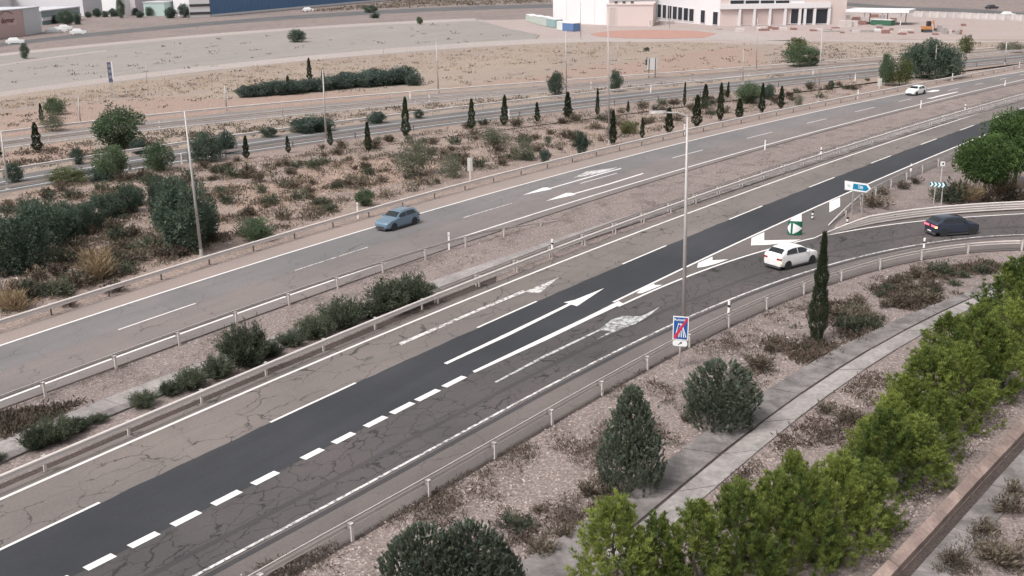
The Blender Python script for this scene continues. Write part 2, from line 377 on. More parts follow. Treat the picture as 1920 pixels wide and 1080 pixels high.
# arrows
mark('arrow_marking', [(748, 644), (880, 587), (980, 545), (985, 547), (1049, 520), (1012, 550), (996, 549), (986, 548), (884, 590), (752, 648)], MT['paint_worn'], near, .028)
mark('arrow_marking', [(832, 682), (950, 626), (1066, 570), (1057, 568), (1078, 563), (1133, 541), (1082, 575), (1071, 572), (955, 630), (838, 684)], MT['paint'], fresh, .034)
mark('worn_arrow_marking', [(927, 717), (1020, 667), (1122, 619), (1147, 600), (1168, 593), (1200, 594), (1213, 589), (1237, 576), (1218, 592), (1192, 608), (1180, 612), (1150, 624), (1119, 637), (1146, 621), (1126, 620), (1024, 670), (931, 718)], MT['paint_faded'], slip, .027)
mark('arrow_marking', [(980, 366.5), (1018, 352.5), (1027, 352), (1031, 353.3), (1100, 333.2), (1164, 315.6), (1165, 316.8), (1101, 334.7), (1031.5, 354.6), (1036, 355)], MT['paint'], far, .034)
mark('arrow_marking', [(1075, 334), (1100, 322), (1140, 317), (1160, 314), (1148, 318), (1140, 321), (1110, 329), (1108, 329)], MT['paint_worn'], far, .035)
mark('arrow_marking', [(1023.5, 377.5), (1061, 362.5), (1071, 362), (1075, 363.2), (1140, 345.2), (1205, 325), (1207, 326.2), (1141, 346.8), (1075.5, 364.8), (1080, 365.5)], MT['paint'], far2, .028)
mark('arrow_marking', [(1736, 172.5), (1750, 169), (1762, 169), (1760, 171), (1748, 173)], MT['paint'], far, .034)
mark('arrow_marking', [(1736, 185.5), (1752, 182), (1754, 181), (1795, 172), (1796, 173), (1755, 183), (1748, 185)], MT['paint'], far2, .028)
# gore stripes
for p in ([(1193, 551), (1203, 543), (1226, 533), (1228, 535.5), (1242, 535), (1228, 541), (1203, 551)],
          [(1307, 503), (1309, 494), (1336, 482), (1336, 489), (1366, 487), (1344, 495), (1322, 501)],
          [(1408, 461), (1409, 447), (1433, 436), (1433, 451.5), (1502, 450), (1485, 455), (1440, 460)],
          [(1477, 440), (1478, 420), (1484, 411), (1503, 402), (1503, 439)],
          [(1555, 399), (1555, 379), (1575, 371), (1575, 388)]):
    mark('gore_stripe', p, MT['paint'], slip, .036)
# side roads beyond the scrub
S1n = curve([(18, 359), (104, 344), (243, 323), (417, 295), (536, 279), (671, 258), (816, 238), (953, 215), (1140, 200), (1280, 182), (1340, 176), (1535, 153), (1648, 145), (1707, 138), (1807, 127), (1920, 114)], 3, XA, XB, 80, ext0=60, ext1=120)
S1f = curve([(0, 334), (65, 323), (181, 305), (270, 291), (442, 265), (608, 242), (816, 215), (1083, 187), (1280, 164), (1480, 145), (1600, 130), (1647, 125), (1807, 113), (1920, 101)], 3, XA, XB, 80, ext0=60, ext1=120)
S2n = curve([(4, 279), (80, 270), (200, 254), (400, 232), (608, 211), (816, 192), (907, 183), (1107, 168), (1280, 154), (1500, 134), (1640, 121), (1920, 98)], 3, XA, XB, 80, ext0=60, ext1=120)
S2f = curve([(0, 258), (63, 252), (176, 239), (400, 215), (522, 202), (702, 186), (816, 177), (1107, 157), (1280, 143), (1535, 122), (1780, 104), (1920, 91)], 3, XA, XB, 80, ext0=60, ext1=120)
side = struct(sheet('service_road_pavement', S1f, S1n, .020, MT['side_asphalt']))
side2 = struct(sheet('frontage_road_pavement', S2f, S2n, .016, asphalt('dusty road', (.24, .215, .205), 0, stain=.2)))
def between(A, B, f, n=80):
    return resample(A, n)*(1-f)+resample(B, n)*f
sheet_x('darker_wheel_lane', between(S1f, S1n, .42), between(S1f, S1n, .80), .026, MT['side_dark'], side)
line('edge_line', between(S1f, S1n, .30), .15, .030, MT['paint'], side)
line('edge_line', between(S1f, S1n, .86), .15, .030, MT['paint'], side)
line('edge_line', between(S2f, S2n, .93), .3, .026, MT['paint_worn'], side2)
line('edge_line', between(S2f, S2n, .30), .2, .026, MT['paint_worn'], side2)
# earth of the scrubland and fields
patch('scrubland', [tuple(p) for p in np.vstack([offset(G1g, .25)[1:-1], S1n[1:-1][::-1]])], .006, MT['scrub'], ground=True)
patch('roadside_earth', [tuple(p) for p in np.vstack([S1f[1:-1], S2n[1:-1][::-1]])], .005, MT['straw'], ground=True)
patch('far_earth', [(-160, 275), (400, 214), (816, 176), (1280, 142), (1535, 121), (1920, 90), (2080, 76), (2080, 70), (1500, 76), (1230, 72), (994, 77), (560, 108), (-160, 196)], .005, MT['straw'])
patch('red_bank', [(0, 320), (70, 308), (130, 300), (190, 285), (180, 272), (120, 266), (60, 277), (0, 286)], .009, MT['red'], .8, 2)
patch('red_scrub_soil', [(690, 352), (800, 330), (850, 305), (760, 290), (640, 300), (560, 320), (520, 355), (600, 370)], .009, MT['red'], 1.2, 1.5)
patch('red_scrub_soil', [(400, 360), (470, 395), (560, 380), (520, 350), (440, 340)], .0095, MT['red'], 1.2, 1.5)
patch('red_field', [(-60, 262), (176, 237), (400, 213), (640, 191), (760, 181), (790, 176), (640, 172), (448, 185), (300, 183), (150, 196), (-60, 214)], .012, MT['red'], 1.5, 4)
patch('red_field', [(1330, 135), (1440, 125), (1440, 96), (1370, 88), (1300, 95), (1240, 110), (1150, 118), (1000, 142), (860, 160), (860, 168), (1100, 152)], .012, MT['red'], 2, 5)
patch('straw_bank', [(-60, 214), (150, 196), (300, 183), (448, 178), (640, 170), (800, 150), (1000, 125), (1300, 95), (1420, 84), (1230, 74), (1000, 84), (815, 96), (560, 114), (317, 142), (100, 168), (-60, 186)], .009, MT['straw'], 1.2, 5)
patch('fallow_field', [(-80, 186), (192, 157), (560, 116), (815, 96), (1000, 80), (1010, 66), (900, 36), (782, 40), (533, 56), (320, 73), (-80, 112)], .008, MT['field'], 1.0, 8)
def band(name, pts, dy0, dy1, z, mat, deg=3):
    a = curve([(x, y+dy0) for x, y in pts], deg, -160, pts[-1][0], 50); b = curve([(x, y+dy1) for x, y in pts], deg, -160, pts[-1][0], 50)
    return struct(sheet_x(name, a, b, z, mat))
band('dirt_track', [(0, 178), (192, 151), (317, 138), (560, 110), (815, 90), (994, 79), (1110, 74), (1230, 74)], -5, 4, .016, MT['track'], 4)
band('dirt_track', [(0, 103), (320, 72), (533, 56), (782, 41), (892, 37)], -2.5, 2.5, .016, MT['track'])
band('dirt_track', [(0, 122), (60, 114), (120, 104), (200, 95)], -1, 1.5, .016, MT['track'], 2)
band('distant_road', [(0, 84), (150, 68), (300, 52), (560, 32), (815, 18), (1037, 11)], -3.5, 3.5, .016, MT['side_dark'])
struct(sheet_x('distant_road', pathpx([(1560, 3), (1700, 13), (1825, 17), (1920, 24), (2080, 36)]), pathpx([(1560, 9), (1700, 19), (1825, 24), (1920, 32), (2080, 46)]), .016, MT['side_dark']))
patch('works_yard', [(1000, 80), (1230, 76), (1420, 84), (1500, 78), (1700, 74), (1920, 74), (2100, 76), (2100, 38), (1920, 30), (1825, 23), (1560, 20), (1300, 30), (1000, 36), (890, 38), (1010, 66)], .010, MT['yard'], .8, 8)
patch('red_planting_bed', [(1105, 64), (1140, 58), (1220, 56), (1300, 58), (1345, 63), (1320, 71), (1240, 73), (1170, 72), (1120, 69)], .05, plain('red bed earth', (.36, .20, .165), .9, 0, .15, .5))
patch('light_access_road', [(1000, 78), (1080, 72), (1105, 63), (1140, 54), (1260, 52), (1360, 56), (1420, 68), (1500, 78), (1460, 84), (1350, 74), (1230, 79)], .02, MT['track'])
patch('pale_bank', [(1430, 76), (1600, 74), (1760, 76), (1920, 77), (1920, 79), (1700, 80), (1560, 78)], .02, MT['track'], .3, 4)

# concrete gutter in the median
gut = struct(bpy.data.objects.new('median_gutter', None)); COL.objects.link(gut)
gA = curve([(0, 828), (165, 763), (315, 704), (560, 614), (830, 521), (1000, 463), (1280, 374), (1500, 301), (1700, 240), (1920, 180)], 4, -120, 2000, 60)
gB = curve([(0, 860), (200, 782), (345, 722), (590, 627), (840, 537), (1000, 477), (1280, 383), (1500, 307), (1700, 243.5), (1920, 182)], 4, -120, 2000, 60)
cA = resample(gA, 240); cB = np.array([gB[np.argmin(np.linalg.norm(gB-a, axis=1))] for a in cA]); cB = offset(cA, -1.25)
def slabs(parent, A, B, cell, gap, z, mat, th=.08, drop=0.0, nm='slab'):
    n = len(A); i = 0; tot = np.r_[0, np.cumsum(np.linalg.norm(np.diff(A, axis=0), axis=1))]; k = 0
    while i < n-1:
        j = int(np.searchsorted(tot, tot[i]+cell)); j = min(max(j, i+1), n-1)
        e0, e1 = A[j]-A[i], B[j]-B[i]; u0 = e0/np.linalg.norm(e0)*gap; u1 = e1/np.linalg.norm(e1)*gap
        dz = R.uniform(-.012, .012)
        q = [A[i], A[j]-u0, B[j]-u1, B[i]]
        v = [(p[0], p[1], z+dz+(drop if c in (2, 3) else 0)) for c, p in enumerate(q)]+[(p[0], p[1], z-th) for p in q]
        obj(nm, mesh(nm, v, [(3, 2, 1, 0), (4, 5, 6, 7), (0, 1, 5, 4), (1, 2, 6, 5), (2, 3, 7, 6), (3, 0, 4, 7)]), mat, parent)
        i = j; k += 1
slabs(gut, cA, cB, 4.0, .05, .05, MT['concrete'])
slabs(gut, offset(cA, -1.28), offset(cA, -1.9), 4.0, .05, .09, MT['old_concrete'])
# concrete drain below the slip road
dr = struct(bpy.data.objects.new('roadside_drain', None)); COL.objects.link(dr)
cl = [(1060, 1098), (1207, 977), (1227, 959), (1293, 904), (1352, 859), (1434, 792), (1460, 771), (1533, 720), (1620, 666), (1723, 608), (1827, 560), (1900, 528)]
cr = [(1170, 1060), (1322, 932), (1360, 899), (1453, 822), (1580, 722), (1660, 668), (1760, 611), (1857, 563), (1930, 530)]
ca = [(930, 1095), (973, 1058), (1027, 1020), (1100, 983), (1179, 929), (1238, 882), (1310, 820), (1380, 770), (1467, 713), (1563, 663), (1680, 600), (1757, 573), (1843, 545), (1900, 520)]
dA = resample(curve(cl, 4, n=80), 160); dB = resample(curve(cr, 4, 1150, 1930, n=80), 160); dC = resample(curve(ca, 4, n=80), 160)
struct(sheet('drain_joint_earth', offset(dA, .5), offset(dA, -.4), .008, MT['litter_shade']))
slabs(dr, dA, dB, 3.8, .05, .06, MT['concrete'], .1, 0.0)
slabs(dr, dC, offset(dA, .13), 3.8, .06, .10, MT['old_concrete'], .14, -.05)
# kerb wall and gutter at the lower right
kw = struct(bpy.data.objects.new('kerb_channel', None)); COL.objects.link(kw)
kA = resample(curve([(1560, 1150), (1637, 1080), (1720, 990), (1800, 905), (1860, 845), (1920, 785), (2000, 710)], 3, n=60, z=.42), 120)
kB = offset(kA, -.36)
slabs(kw, kA, kB, 2.0, .025, .42, MT['kerb'], .46, -.16, 'kerb_block')
gK = offset(kA, -1.05)
slabs(kw, offset(kA, -.75), offset(kA, -1.75), 4.0, .05, .05, MT['old_concrete'], .08)
struct(sheet('dark_gutter_strip', offset(kA, -.40), offset(kA, -.75), .012, MT['litter_shade']))  # dark strip between kerb blocks and gutter slabs
# ------------------------------------------------------------------ guard rails, posts, lamps
WB = [(.0, .43), (.055, .455), (.07, .49), (.015, .545), (0, .585), (.015, .625), (.07, .68), (.055, .715), (.0, .74)]
def wbeam(P, face, z0=0.0, flat=None, lo=.43):
    """W-shaped beam swept along ground path P, bulging to side face (+1 left)"""
    P = np.asarray(P, float); t = np.gradient(P, axis=0); t /= np.linalg.norm(t, axis=1)[:, None]
    v = []; f = []; n = len(WB)
    for i, p in enumerate(P):
        k = 1.0 if flat is None else flat[i]
        for d, z in WB: v.append((p[0]-t[i][1]*d*face*1.2, p[1]+t[i][0]*d*face*1.2, (lo+(z-.43)*(.74-lo)/.31+z0)*k+.02))
    for i in range(len(P)-1):
        for j in range(n-1):
            a = i*n+j; f.append((a, a+1, a+n+1, a+n))
    # a second skin gives the steel its thickness
    nv = len(v)
    for i, p in enumerate(P):
        k = 1.0 if flat is None else flat[i]
        for d, z in WB: v.append((p[0]-t[i][1]*(d-.012)*face*1.2, p[1]+t[i][0]*(d-.012)*face*1.2, (lo+(z-.43)*(.74-lo)/.31+z0)*k+.02))
    f += [tuple(nv+q for q in x[::-1]) for x in f]
    return v, f
post_me = MB().box(-.06, .06, -.03, .03, 0, .72).mesh('post'); post_me.materials.append(MT['rail'])
spacer_me = MB().box(-.055, .055, 0, .20, .50, .70).box(-.09, .09, -.05, .17, .70, .716).mesh('spacer'); spacer_me.materials.append(MT['steel'])
dpost_me = MB().box(-.05, .05, -.03, .03, 0, .70).mesh('post'); dpost_me.materials.append(MT['soilpost'])
def guard_rail(label, P, face, spacing=4.0, start=0.0, dark=False, flat=None, second=False, group='steel guard rails', lo=.43):
    P = np.asarray(P, float)*np.array([1, 1, 0]); o = P[len(P)//2]
    t = thing('guard_rail', label, 'guard rail', o, 0, group)
    Q = P-o; v, f = wbeam(Q, face, 0, flat, lo); obj('beam', mesh('beam', v, f), MT['rail'], t)
    if second:
        v, f = wbeam(Q, face, -.36, flat); obj('lower_beam', mesh('lower_beam', v, f), MT['rail'], t)
    s = np.r_[0, np.cumsum(np.linalg.norm(np.diff(Q, axis=0), axis=1))]; x = start
    while x < s[-1]:
        p = np.array([np.interp(x, s, Q[:, i]) for i in range(3)]); p2 = np.array([np.interp(x+.5, s, Q[:, i]) for i in range(3)])
        p1 = np.array([np.interp(x-.5, s, Q[:, i]) for i in range(3)]); a = math.atan2(p2[1]-p1[1], p2[0]-p1[0])
        k = 1.0 if flat is None else float(np.interp(x, s, flat))
        if k > .3:
            q = p+np.array([math.sin(a), -math.cos(a), 0])*.20*face
            po = obj('post', dpost_me if dark else post_me, None, t, q); po.rotation_euler[2] = a; po.scale[2] = k*R.uniform(.98, 1.02)
            sp = obj('spacer', spacer_me, None, t, q); sp.rotation_euler[2] = a if face > 0 else a+math.pi; sp.scale[2] = k
        x += spacing
    return t
def rs(P, step=1.0): return resample(P, max(3, int(length(P)/step)))
guard_rail('long guard rail along the outer shoulder of the far carriageway', rs(G1g, 2), -1, 4.0, 1.0, True)
G2p = [(0, 742), (27, 733), (140, 691), (248, 651), (350, 614), (447, 579), (620, 521), (699, 495), (773, 473), (877, 441), (907, 433), (1040, 398)]
G2 = curve(G2p, 3, -160, 1045, 70, z=.75)*np.array([1, 1, 0]); G2 = rs(G2, 1.0)
fl = np.ones(len(G2)); k = 9; fl[-k:] = np.linspace(1, .08, k)
guard_rail('median-side guard rail of the far carriageway, sloping into the ground at its end', G2, 1, 4.0, 2.0, False, fl, lo=.575)
iC = int(np.argmin([abs(PJ(p)[0]-825) for p in G3]))
guard_rail('guard rail in the median beside the oleander bushes and fresh dark lane', rs(G3g[:iC+1], 1), -1, 4.0, 2.2)
guard_rail('double guard rail in the median, continuing uphill from the bushes', rs(G3g[iC:], 2), -1, 4.0, .2)
Gd = offset(G3g, .62)[iC:]
guard_rail('back rail of the double median guard rail, nearer the gravel', rs(Gd, 2), 1, 4.0, .2)
guard_rail('guard rail curving along the outer edge of the slip road', rs(G4g, 1), 1, 4.0, 1.2)
G5 = curve([(1525, 431), (1560, 421), (1620, 408), (1680, 398), (1740, 390), (1800, 385), (1860, 381), (1920, 378)], 3, 1525, 2000, 60, z=.7)*np.array([1, 1, 0]); G5 = rs(G5, 1)
fl = np.ones(len(G5)); fl[:7] = np.linspace(.08, 1, 7)
guard_rail('two-beam guard rail on the inner side of the slip road', G5, -1, 4.0, 3.0, False, fl, True)
G6 = curve([(1555, 409), (1590, 385), (1625, 362), (1660, 343), (1700, 322), (1760, 300), (1800, 283)], 3, 1555, 1990, 50, z=.6)*np.array([1, 1, 0]); G6 = rs(G6, 1)
fl = np.ones(len(G6)); fl[:9] = np.linspace(.08, 1, 9)
guard_rail('guard rail starting at the gore beside the exit arrow sign', G6, 1, 4.0, 4.0, False, fl)
guard_rail('guard rail on the near side of the service road', rs(offset(S1n, -.3), 4), 1, 8.0, 2.0, True)
guard_rail('guard rail on the far side of the service road', rs(offset(S1f, .3), 4), -1, 8.0, 2.0)
guard_rail('guard rail on the near side of the dusty frontage road', rs(offset(S2n, -.3), 4), 1, 12.0, 2.0)
guard_rail('guard rail on the far side of the dusty frontage road', rs(offset(S2f, .3), 4), -1, 12.0, 2.0)

def lamp_post(label, base, top, head=None, r=.085, arm=True):
    p = U(*base); h = HZ(p, top[1])
    # the mast top as surveyed: masts are not perfectly plumb
    d = ray(*top); n = np.array([p[0], p[1]])/np.hypot(p[0], p[1]); tt = (p[0]*n[0]+p[1]*n[1])/(d[0]*n[0]+d[1]*n[1]); q = CPOS+d*tt
    t = thing('lamp_post', label, 'lamp post', p, 0, 'street lamp posts')
    tp = np.array([q[0]-p[0], q[1]-p[1], q[2]]); lim = .035*tp[2]
    k = np.hypot(tp[0], tp[1]);
    if k > lim: tp[:2] *= lim/k
    MB().tube((0, 0, 0), tuple(tp), r*1.35, r*.62, 10).build('mast', MT['pole'], t, smooth=True)
    MB().box(-.2, .2, -.2, .2, 0, .03).tube((0, 0, .03), (0, 0, .5), r*1.6, r*1.5, 10).build('base_plate', MT['pole'], t)
    if arm:
        u = np.array([-RT[0], -RT[1], 0]) if head is None else np.array(head, float); u /= np.linalg.norm(u)
        e = tp+u*1.1+np.array([0, 0, .22])
        MB().tube(tuple(tp), tuple(tp+u*.5+np.array([0, 0, .2])), r*.55, r*.5, 8).tube(tuple(tp+u*.5+np.array([0, 0, .2])), tuple(e), r*.5, r*.45, 8).build('arm', MT['pole'], t)
        m = MB(); s = np.array([-u[1], u[0], 0])
        prof = [(-.05, .06), (.12, .13), (.5, .15), (.78, .06)]
        vs = []; fs = []
        for a, b in prof:
            c = e+u*a
            vs += [c+s*b+np.array([0, 0, -.03]), c-s*b+np.array([0, 0, -.03]), c-s*b*.7+np.array([0, 0, .09]), c+s*b*.7+np.array([0, 0, .09])]
        for i in range(3):
            for j in range(4): fs.append((4*i+j, 4*i+(j+1) % 4, 4*i+4+(j+1) % 4, 4*i+4+j))
        fs += [(3, 2, 1, 0), (12, 13, 14, 15)]
        m.add(vs, fs).build('lamp_head', MT['pole'], t)
    return t
LAMPS = [((378, 480), (346, 208), 'tall grey lamp post in front of the big blue-green conifer', False, .088),
 ((1281, 646), (1289, 219), 'tall grey lamp post rising behind the blue end-of-motorway sign', True, .09),
 ((1142, 271), (1140, 14), 'tall lamp post at the far shoulder beside the leftmost wide cypress', False, .08),
 ((612, 268), (605, 130), 'lamp post on the service road left of the double cypress', False, .09),
 ((1534, 190), (1542, 50), 'tall lamp post at the far shoulder, right of the row of cypresses', False, .085),
 ((1752, 149), (1755, 80), 'lamp post in front of the big dark tree at upper right', False, .1),
 ((1884, 122), (1886, 78), 'lamp post at the far shoulder near the right edge of the photo', False, .1),
 ((822, 176), (818, 80), 'lamp post on the frontage road right of the long hedge', False, .09),
 ((1062, 181), (1061, 57), 'lamp post below the blue containers, beside a young pine', False, .09),
 ((425, 209), (421, 160), 'lamp post on the red field left of the long hedge', False, .09),
 ((151, 233), (147, 182), 'lamp post on the red field right of the small cypress', False, .09),
 ((15, 354), (2, 247), 'lamp post on the service road at the left edge', False, .09),
 ((1393, 158), (1393, 93), 'thin lamp post on the service road behind the green pine', False, .07),
 ((1418, 135), (1419, 34), 'thin lamp post in front of the warehouse loading bays', False, .07),
 ((1158, 113), (1157, 80), 'short thin lamp post on the straw bank below the red planting bed', False, .06),
 ((1255, 55), (1253, 2), 'thin lamp post in front of the dark warehouse windows', False, .07),
 ((1089, 74), (1088, 4), 'thin lamp post in front of the white warehouse wall', False, .07),
 ((719, 101), (718, 82), 'short thin post beside the dirt track above the hedge', False, .05),
 ((818, 92), (817, 72), 'short thin post beside the dirt track, right of the hedge', False, .05),
 ((530, 223), (532, 187), 'dark thin post in front of the hazy bush by the service road', False, .06),
 ((275, 152), (274, 122), 'dark thin post beside the dirt track at left, right of the tall advertising sign', False, .05),
 ((78, 44), (78, 12), 'dark post beside the pink building', False, .1)]
for b, tp, lab, arm, r in LAMPS: lamp_post(lab, b, tp, None, r, arm)

# marker posts
MT['galv_back'] = plain('grey reflector', (.45, .42, .40), .5)
def marker(label, base, top, wd=.13, group='white marker posts'):
    p = U(*base); h = max(.5, min(1.9, HZ(p, top)))
    t = thing('marker_post', label, 'marker post', p, math.atan2(p[1], p[0]), group)
    MB().box(-.05, .05, -wd/2, wd/2, 0, h).build('shaft', MT['white'], t)
    MB().box(-.055, .055, -wd/2+.02, wd/2-.02, h*.80, h*.88).build('reflector', MT['galv_back'], t)
    return t
MK = [((842, 468), 436, 'white marker post on the median rail right of the blue-grey car'), ((1434, 281), 263, 'white marker post at the median edge of the far carriageway, below the cypress row'),
 ((1338, 0), 0, None), ((1283, 253), 233, 'white marker post at the far shoulder beside the tall near lamp mast'), ((1608, 186), 168, 'white marker post at the far shoulder left of the roadside panel'),
 ((1785, 151), 137, 'white marker post at the far shoulder right of the lamp post by the dark tree'), ((1726, 203), 188, 'white marker post on the median side below the white far car'),
 ((1884, 161), 151, 'white marker post on the median side near the right edge'), ((1911, 127), 116, 'white marker post at the far shoulder at the right edge'),
 ((671, 410), 380, 'white marker post behind the far rail by the small tree'), ((341, 308), 288, 'white marker post on the service road beside the dense round tree'),
 ((299, 240), 227, 'white marker post on the frontage road right of the large round tree'), ((769, 187), 172, 'left marker post of the pair on the frontage road right of the hedge'),
 ((805, 191), 178, 'right marker post of the pair on the frontage road right of the hedge'), ((954, 223), 205, 'white marker post on the service road right of the third tall cypress'),
 ((1108, 167), 154, 'white marker post on the frontage road between two young pines'), ((1220, 174), 160, 'white marker post between service road and frontage road below the sign back'),
 ((1524, 140), 131, 'white marker post on the service road left of the tall lamp post'), ((1603, 152), 138, 'white marker post on the service road right of the tall lamp post')]
for b, tp, lab in MK:
    if lab: marker(lab, b, tp)
def bollard(label, base, top):
    p = U(*base); h = max(.6, min(1.1, HZ(p, top))); t = thing('striped_bollard', label, 'bollard', p, 0, 'black and white bollards')
    for i, (a, b, r, m) in enumerate(((0, .16, .1, 'black'), (.16, .4, .085, 'white'), (.4, .55, .085, 'black'), (.55, .82, .085, 'white'), (.82, 1, .09, 'black'))):
        MB().tube((0, 0, a*h), (0, 0, b*h), r, r, 12).build('black_ring' if m == 'black' else 'white_ring', MT[m], t, smooth=False)
bollard('black and white bollard in the gore, nearest the dark lane', (1523, 411), 396)
bollard('black and white bollard at the start of the inner slip road rail', (1588, 425), 407)
bollard('black and white bollard on the inner slip road rail above the dark car', (1678, 412), 396)
def rail_reflector(label, p):
    t = thing('reflector_post', label, 'reflector post', p, 0, 'reflector posts on the guard rails')
    MB().box(-.05, .05, -.06, .06, .7, 1.02).build('lower_body', MT['white'], t); MB().box(-.052, .052, -.062, .062, 1.02, 1.16).build('black_band', MT['black'], t)
    MB().box(-.05, .05, -.06, .06, 1.16, 1.38).build('cap', MT['white'], t); MB().box(-.02, .02, -.02, .02, 0, .7).build('stem', MT['steel'], t)
for lab, px in (('white reflector post on the double median rail below the deflecting arrows', U(1037, 468, .7)), ('white reflector post on the slip road rail left of the tall cypress', U(1369, 588, .7)),
                ('white reflector post on the slip road rail below the dark car', U(1735, 466, .7)), ('white reflector post on the double median rail, right of the near lamp mast', U(1541, 290, .7)),
                ('white reflector post on the median rail below the far white car', U(1811, 206, .7)), ('white reflector post on the gore rail between arrow sign and chevron sign', U(1710, 322, .7))):
    rail_reflector(lab, px*np.array([1, 1, 0])+np.array([.1, .12, 0]))
# ------------------------------------------------------------------ signs
MT['blue'] = plain('sign blue', (.02, .09, .30), .45, 0, .06); MT['red_s'] = plain('sign red', (.55, .03, .07), .45, 0, .06)
MT['green_s'] = plain('sign green', (.01, .12, .07), .45, 0, .06); MT['white_s'] = plain('sign white', (.80, .80, .80), .45, 0, .04)
MT['teal'] = plain('sign turquoise blue', (.0, .20, .36), .45, 0, .06); MT['galv_back'] = plain('grey sign back', (.55, .53, .52), .55, .2, .06)
class Plane2:
    """an upright board: local x along the board, z up, -y towards the viewer"""
    def __init__(s, P, d):
        s.P = np.array([P[0], P[1], 0.0]); s.d = np.array([d[0], d[1], 0.0])/math.hypot(d[0], d[1]); s.a = math.atan2(s.d[1], s.d[0])
    def c(s, px, py): return VP(px, py, s.P, s.d)
def plate(name, pts, y0, y1, mat, parent):
    n = len(pts); A = sum(pts[i][0]*pts[(i+1) % n][1]-pts[(i+1) % n][0]*pts[i][1] for i in range(n))
    if A < 0: pts = pts[::-1]
    v = [(x, y0, z) for x, z in pts]+[(x, y1, z) for x, z in pts]
    return obj(name, mesh(name, v, [tuple(range(n)), tuple(range(n, 2*n))[::-1]]+[(i, n+i, n+(i+1) % n, (i+1) % n) for i in range(n)]), mat, parent)
def text(name, s, size, loc, mat, parent, sx=1.0, ext=.004, shear=0):
    cu = bpy.data.curves.new(name, 'FONT'); cu.body = s; cu.size = size; cu.extrude = ext; cu.align_x = 'CENTER'; cu.align_y = 'CENTER'; cu.resolution_u = 2
    cu.offset = size*.012; cu.shear = shear
    tmp = bpy.data.objects.new('tmp', cu); COL.objects.link(tmp); dg = bpy.context.evaluated_depsgraph_get()
    me = bpy.data.meshes.new_from_object(tmp.evaluated_get(dg)); bpy.data.objects.remove(tmp)
    o = obj(name, me, None, parent, loc); me.materials.clear(); me.materials.append(mat); o.rotation_euler = (math.pi/2, 0, 0); o.scale = (sx, 1, 1)
    return o
# end of motorway sign with arrow plate
p = U(1276, 692); pl = Plane2(p, (.28, -1)); t = thing('motorway_sign', 'blue end-of-motorway sign with red diagonal, arrow plate and grey post', 'road sign', p, pl.a)
(x0, zt), (x1, zb) = pl.c(1262.5, 590), pl.c(1290, 641); zb2 = pl.c(1262.5, 634)[1]; zt = (zt+pl.c(1290, 597)[1])/2; zb = (zb+zb2)/2
W, Hh = x1-x0, zt-zb; xc = (x0+x1)/2
MB().tube((xc, .08, 0), (xc, .08, zt-.05), .05, .05, 10).build('post', MT['rail'], t, smooth=True)
plate('panel', [(x0, zb), (x1, zb), (x1, zt), (x0, zt)], -.0, .03, MT['white_s'], t)
b = W*.06; plate('blue_field', [(x0+b, zb+b), (x1-b, zb+b), (x1-b, zt-b), (x0+b, zt-b)], -.006, 0, MT['blue'], t)
def q(u, v): return (x0+u*W, zb+v*Hh)
for a_, b_, c_, d_ in ((.17, .12, .36, .72), (.40, .12, .455, .55), (.56, .12, .50, .72), (.72, .12, .60, .62), (.86, .12, .64, .58)):
    plate('symbol_stroke', [q(a_-.03, b_), q(a_+.03, b_), q(c_+.018, d_), q(c_-.018, d_)], -.012, -.006, MT['white_s'], t)
plate('bridge_stroke', [q(.33, .66), q(.62, .66), q(.62, .69), q(.33, .69)], -.0125, -.006, MT['white_s'], t)
text('lettering', 'Autovía', W*.25, (xc-W*.06, -.009, zb+Hh*.86), MT['white_s'], t)
plate('diagonal_bar', [q(.06, .05), q(.20, .05), q(.94, .87), q(.94, .95), q(.86, .95), q(.06, .14)], -.018, -.013, MT['red_s'], t)
az, ah = zb-Hh*.03, Hh*.24
plate('arrow_plate', [(x0+.02, az-ah+.06), (x0+.1, az-ah), (x1-.1, az-ah), (x1-.04, az-ah+.06), (x1-.04, az-.05), (x1-.1, az), (x0+.1, az), (x0+.02, az-.05)], 0, .03, MT['white_s'], t)
zz = az-ah/2; s_ = ah*.36
plate('arrow', [(xc-s_*1.1, zz-s_*.65), (xc-s_*.95, zz-s_*.85), (xc+s_*.35, zz+s_*.0), (xc+s_*.6, zz-s_*.3), (xc+s_*.95, zz+s_*.75), (xc-s_*.25, zz+s_*.7), (xc+s_*.1, zz+s_*.35)], -.006, 0, MT['black'], t)
# exit arrow sign
P1, P2 = U(1595, 401), U(1613, 407); pl = Plane2(P1, P2-P1); t = thing('exit_arrow_sign', 'white and blue arrow-shaped exit sign on two posts in the gore', 'road sign', P1, pl.a)
A = [pl.c(*c) for c in ((1584, 339.5), (1626, 345.5), (1631.5, 355), (1624, 361), (1584, 355))]
s2 = float(np.linalg.norm((P2-P1)[:2])); plate('panel', A, 0, .05, MT['white_s'], t)
plate('panel_rim', [pl.c(*c) for c in ((1583.4, 338.6), (1626.4, 344.7), (1632.4, 355.2), (1624.4, 362), (1583.4, 356))], .02, .06, MT['galv_back'], t)
B = [pl.c(*c) for c in ((1600.5, 344.3), (1624.4, 347.4), (1629.4, 354.6), (1623.6, 358.6), (1598.5, 354.2))]; plate('blue_field', B, -.008, 0, MT['teal'], t)
c = pl.c(1613.6, 351.4); hz = pl.c(1613.6, 347.6)[1]-pl.c(1613.6, 355.3)[1]
text('lettering', '330', hz*1.1, (c[0], -.012, c[1]), MT['white_s'], t, 1.15)
c = pl.c(1592, 348.3); text('road_lettering', 'N-II', hz*.85, (c[0], -.008, c[1]), plain('sign grey letters', (.35, .38, .38), .5), t, .8)
for x in (0, s2): MB().box(x-.04, x+.04, .06, .12, 0, A[3][1] if x else A[4][1]+.15).build('post', MT['steel'], t)
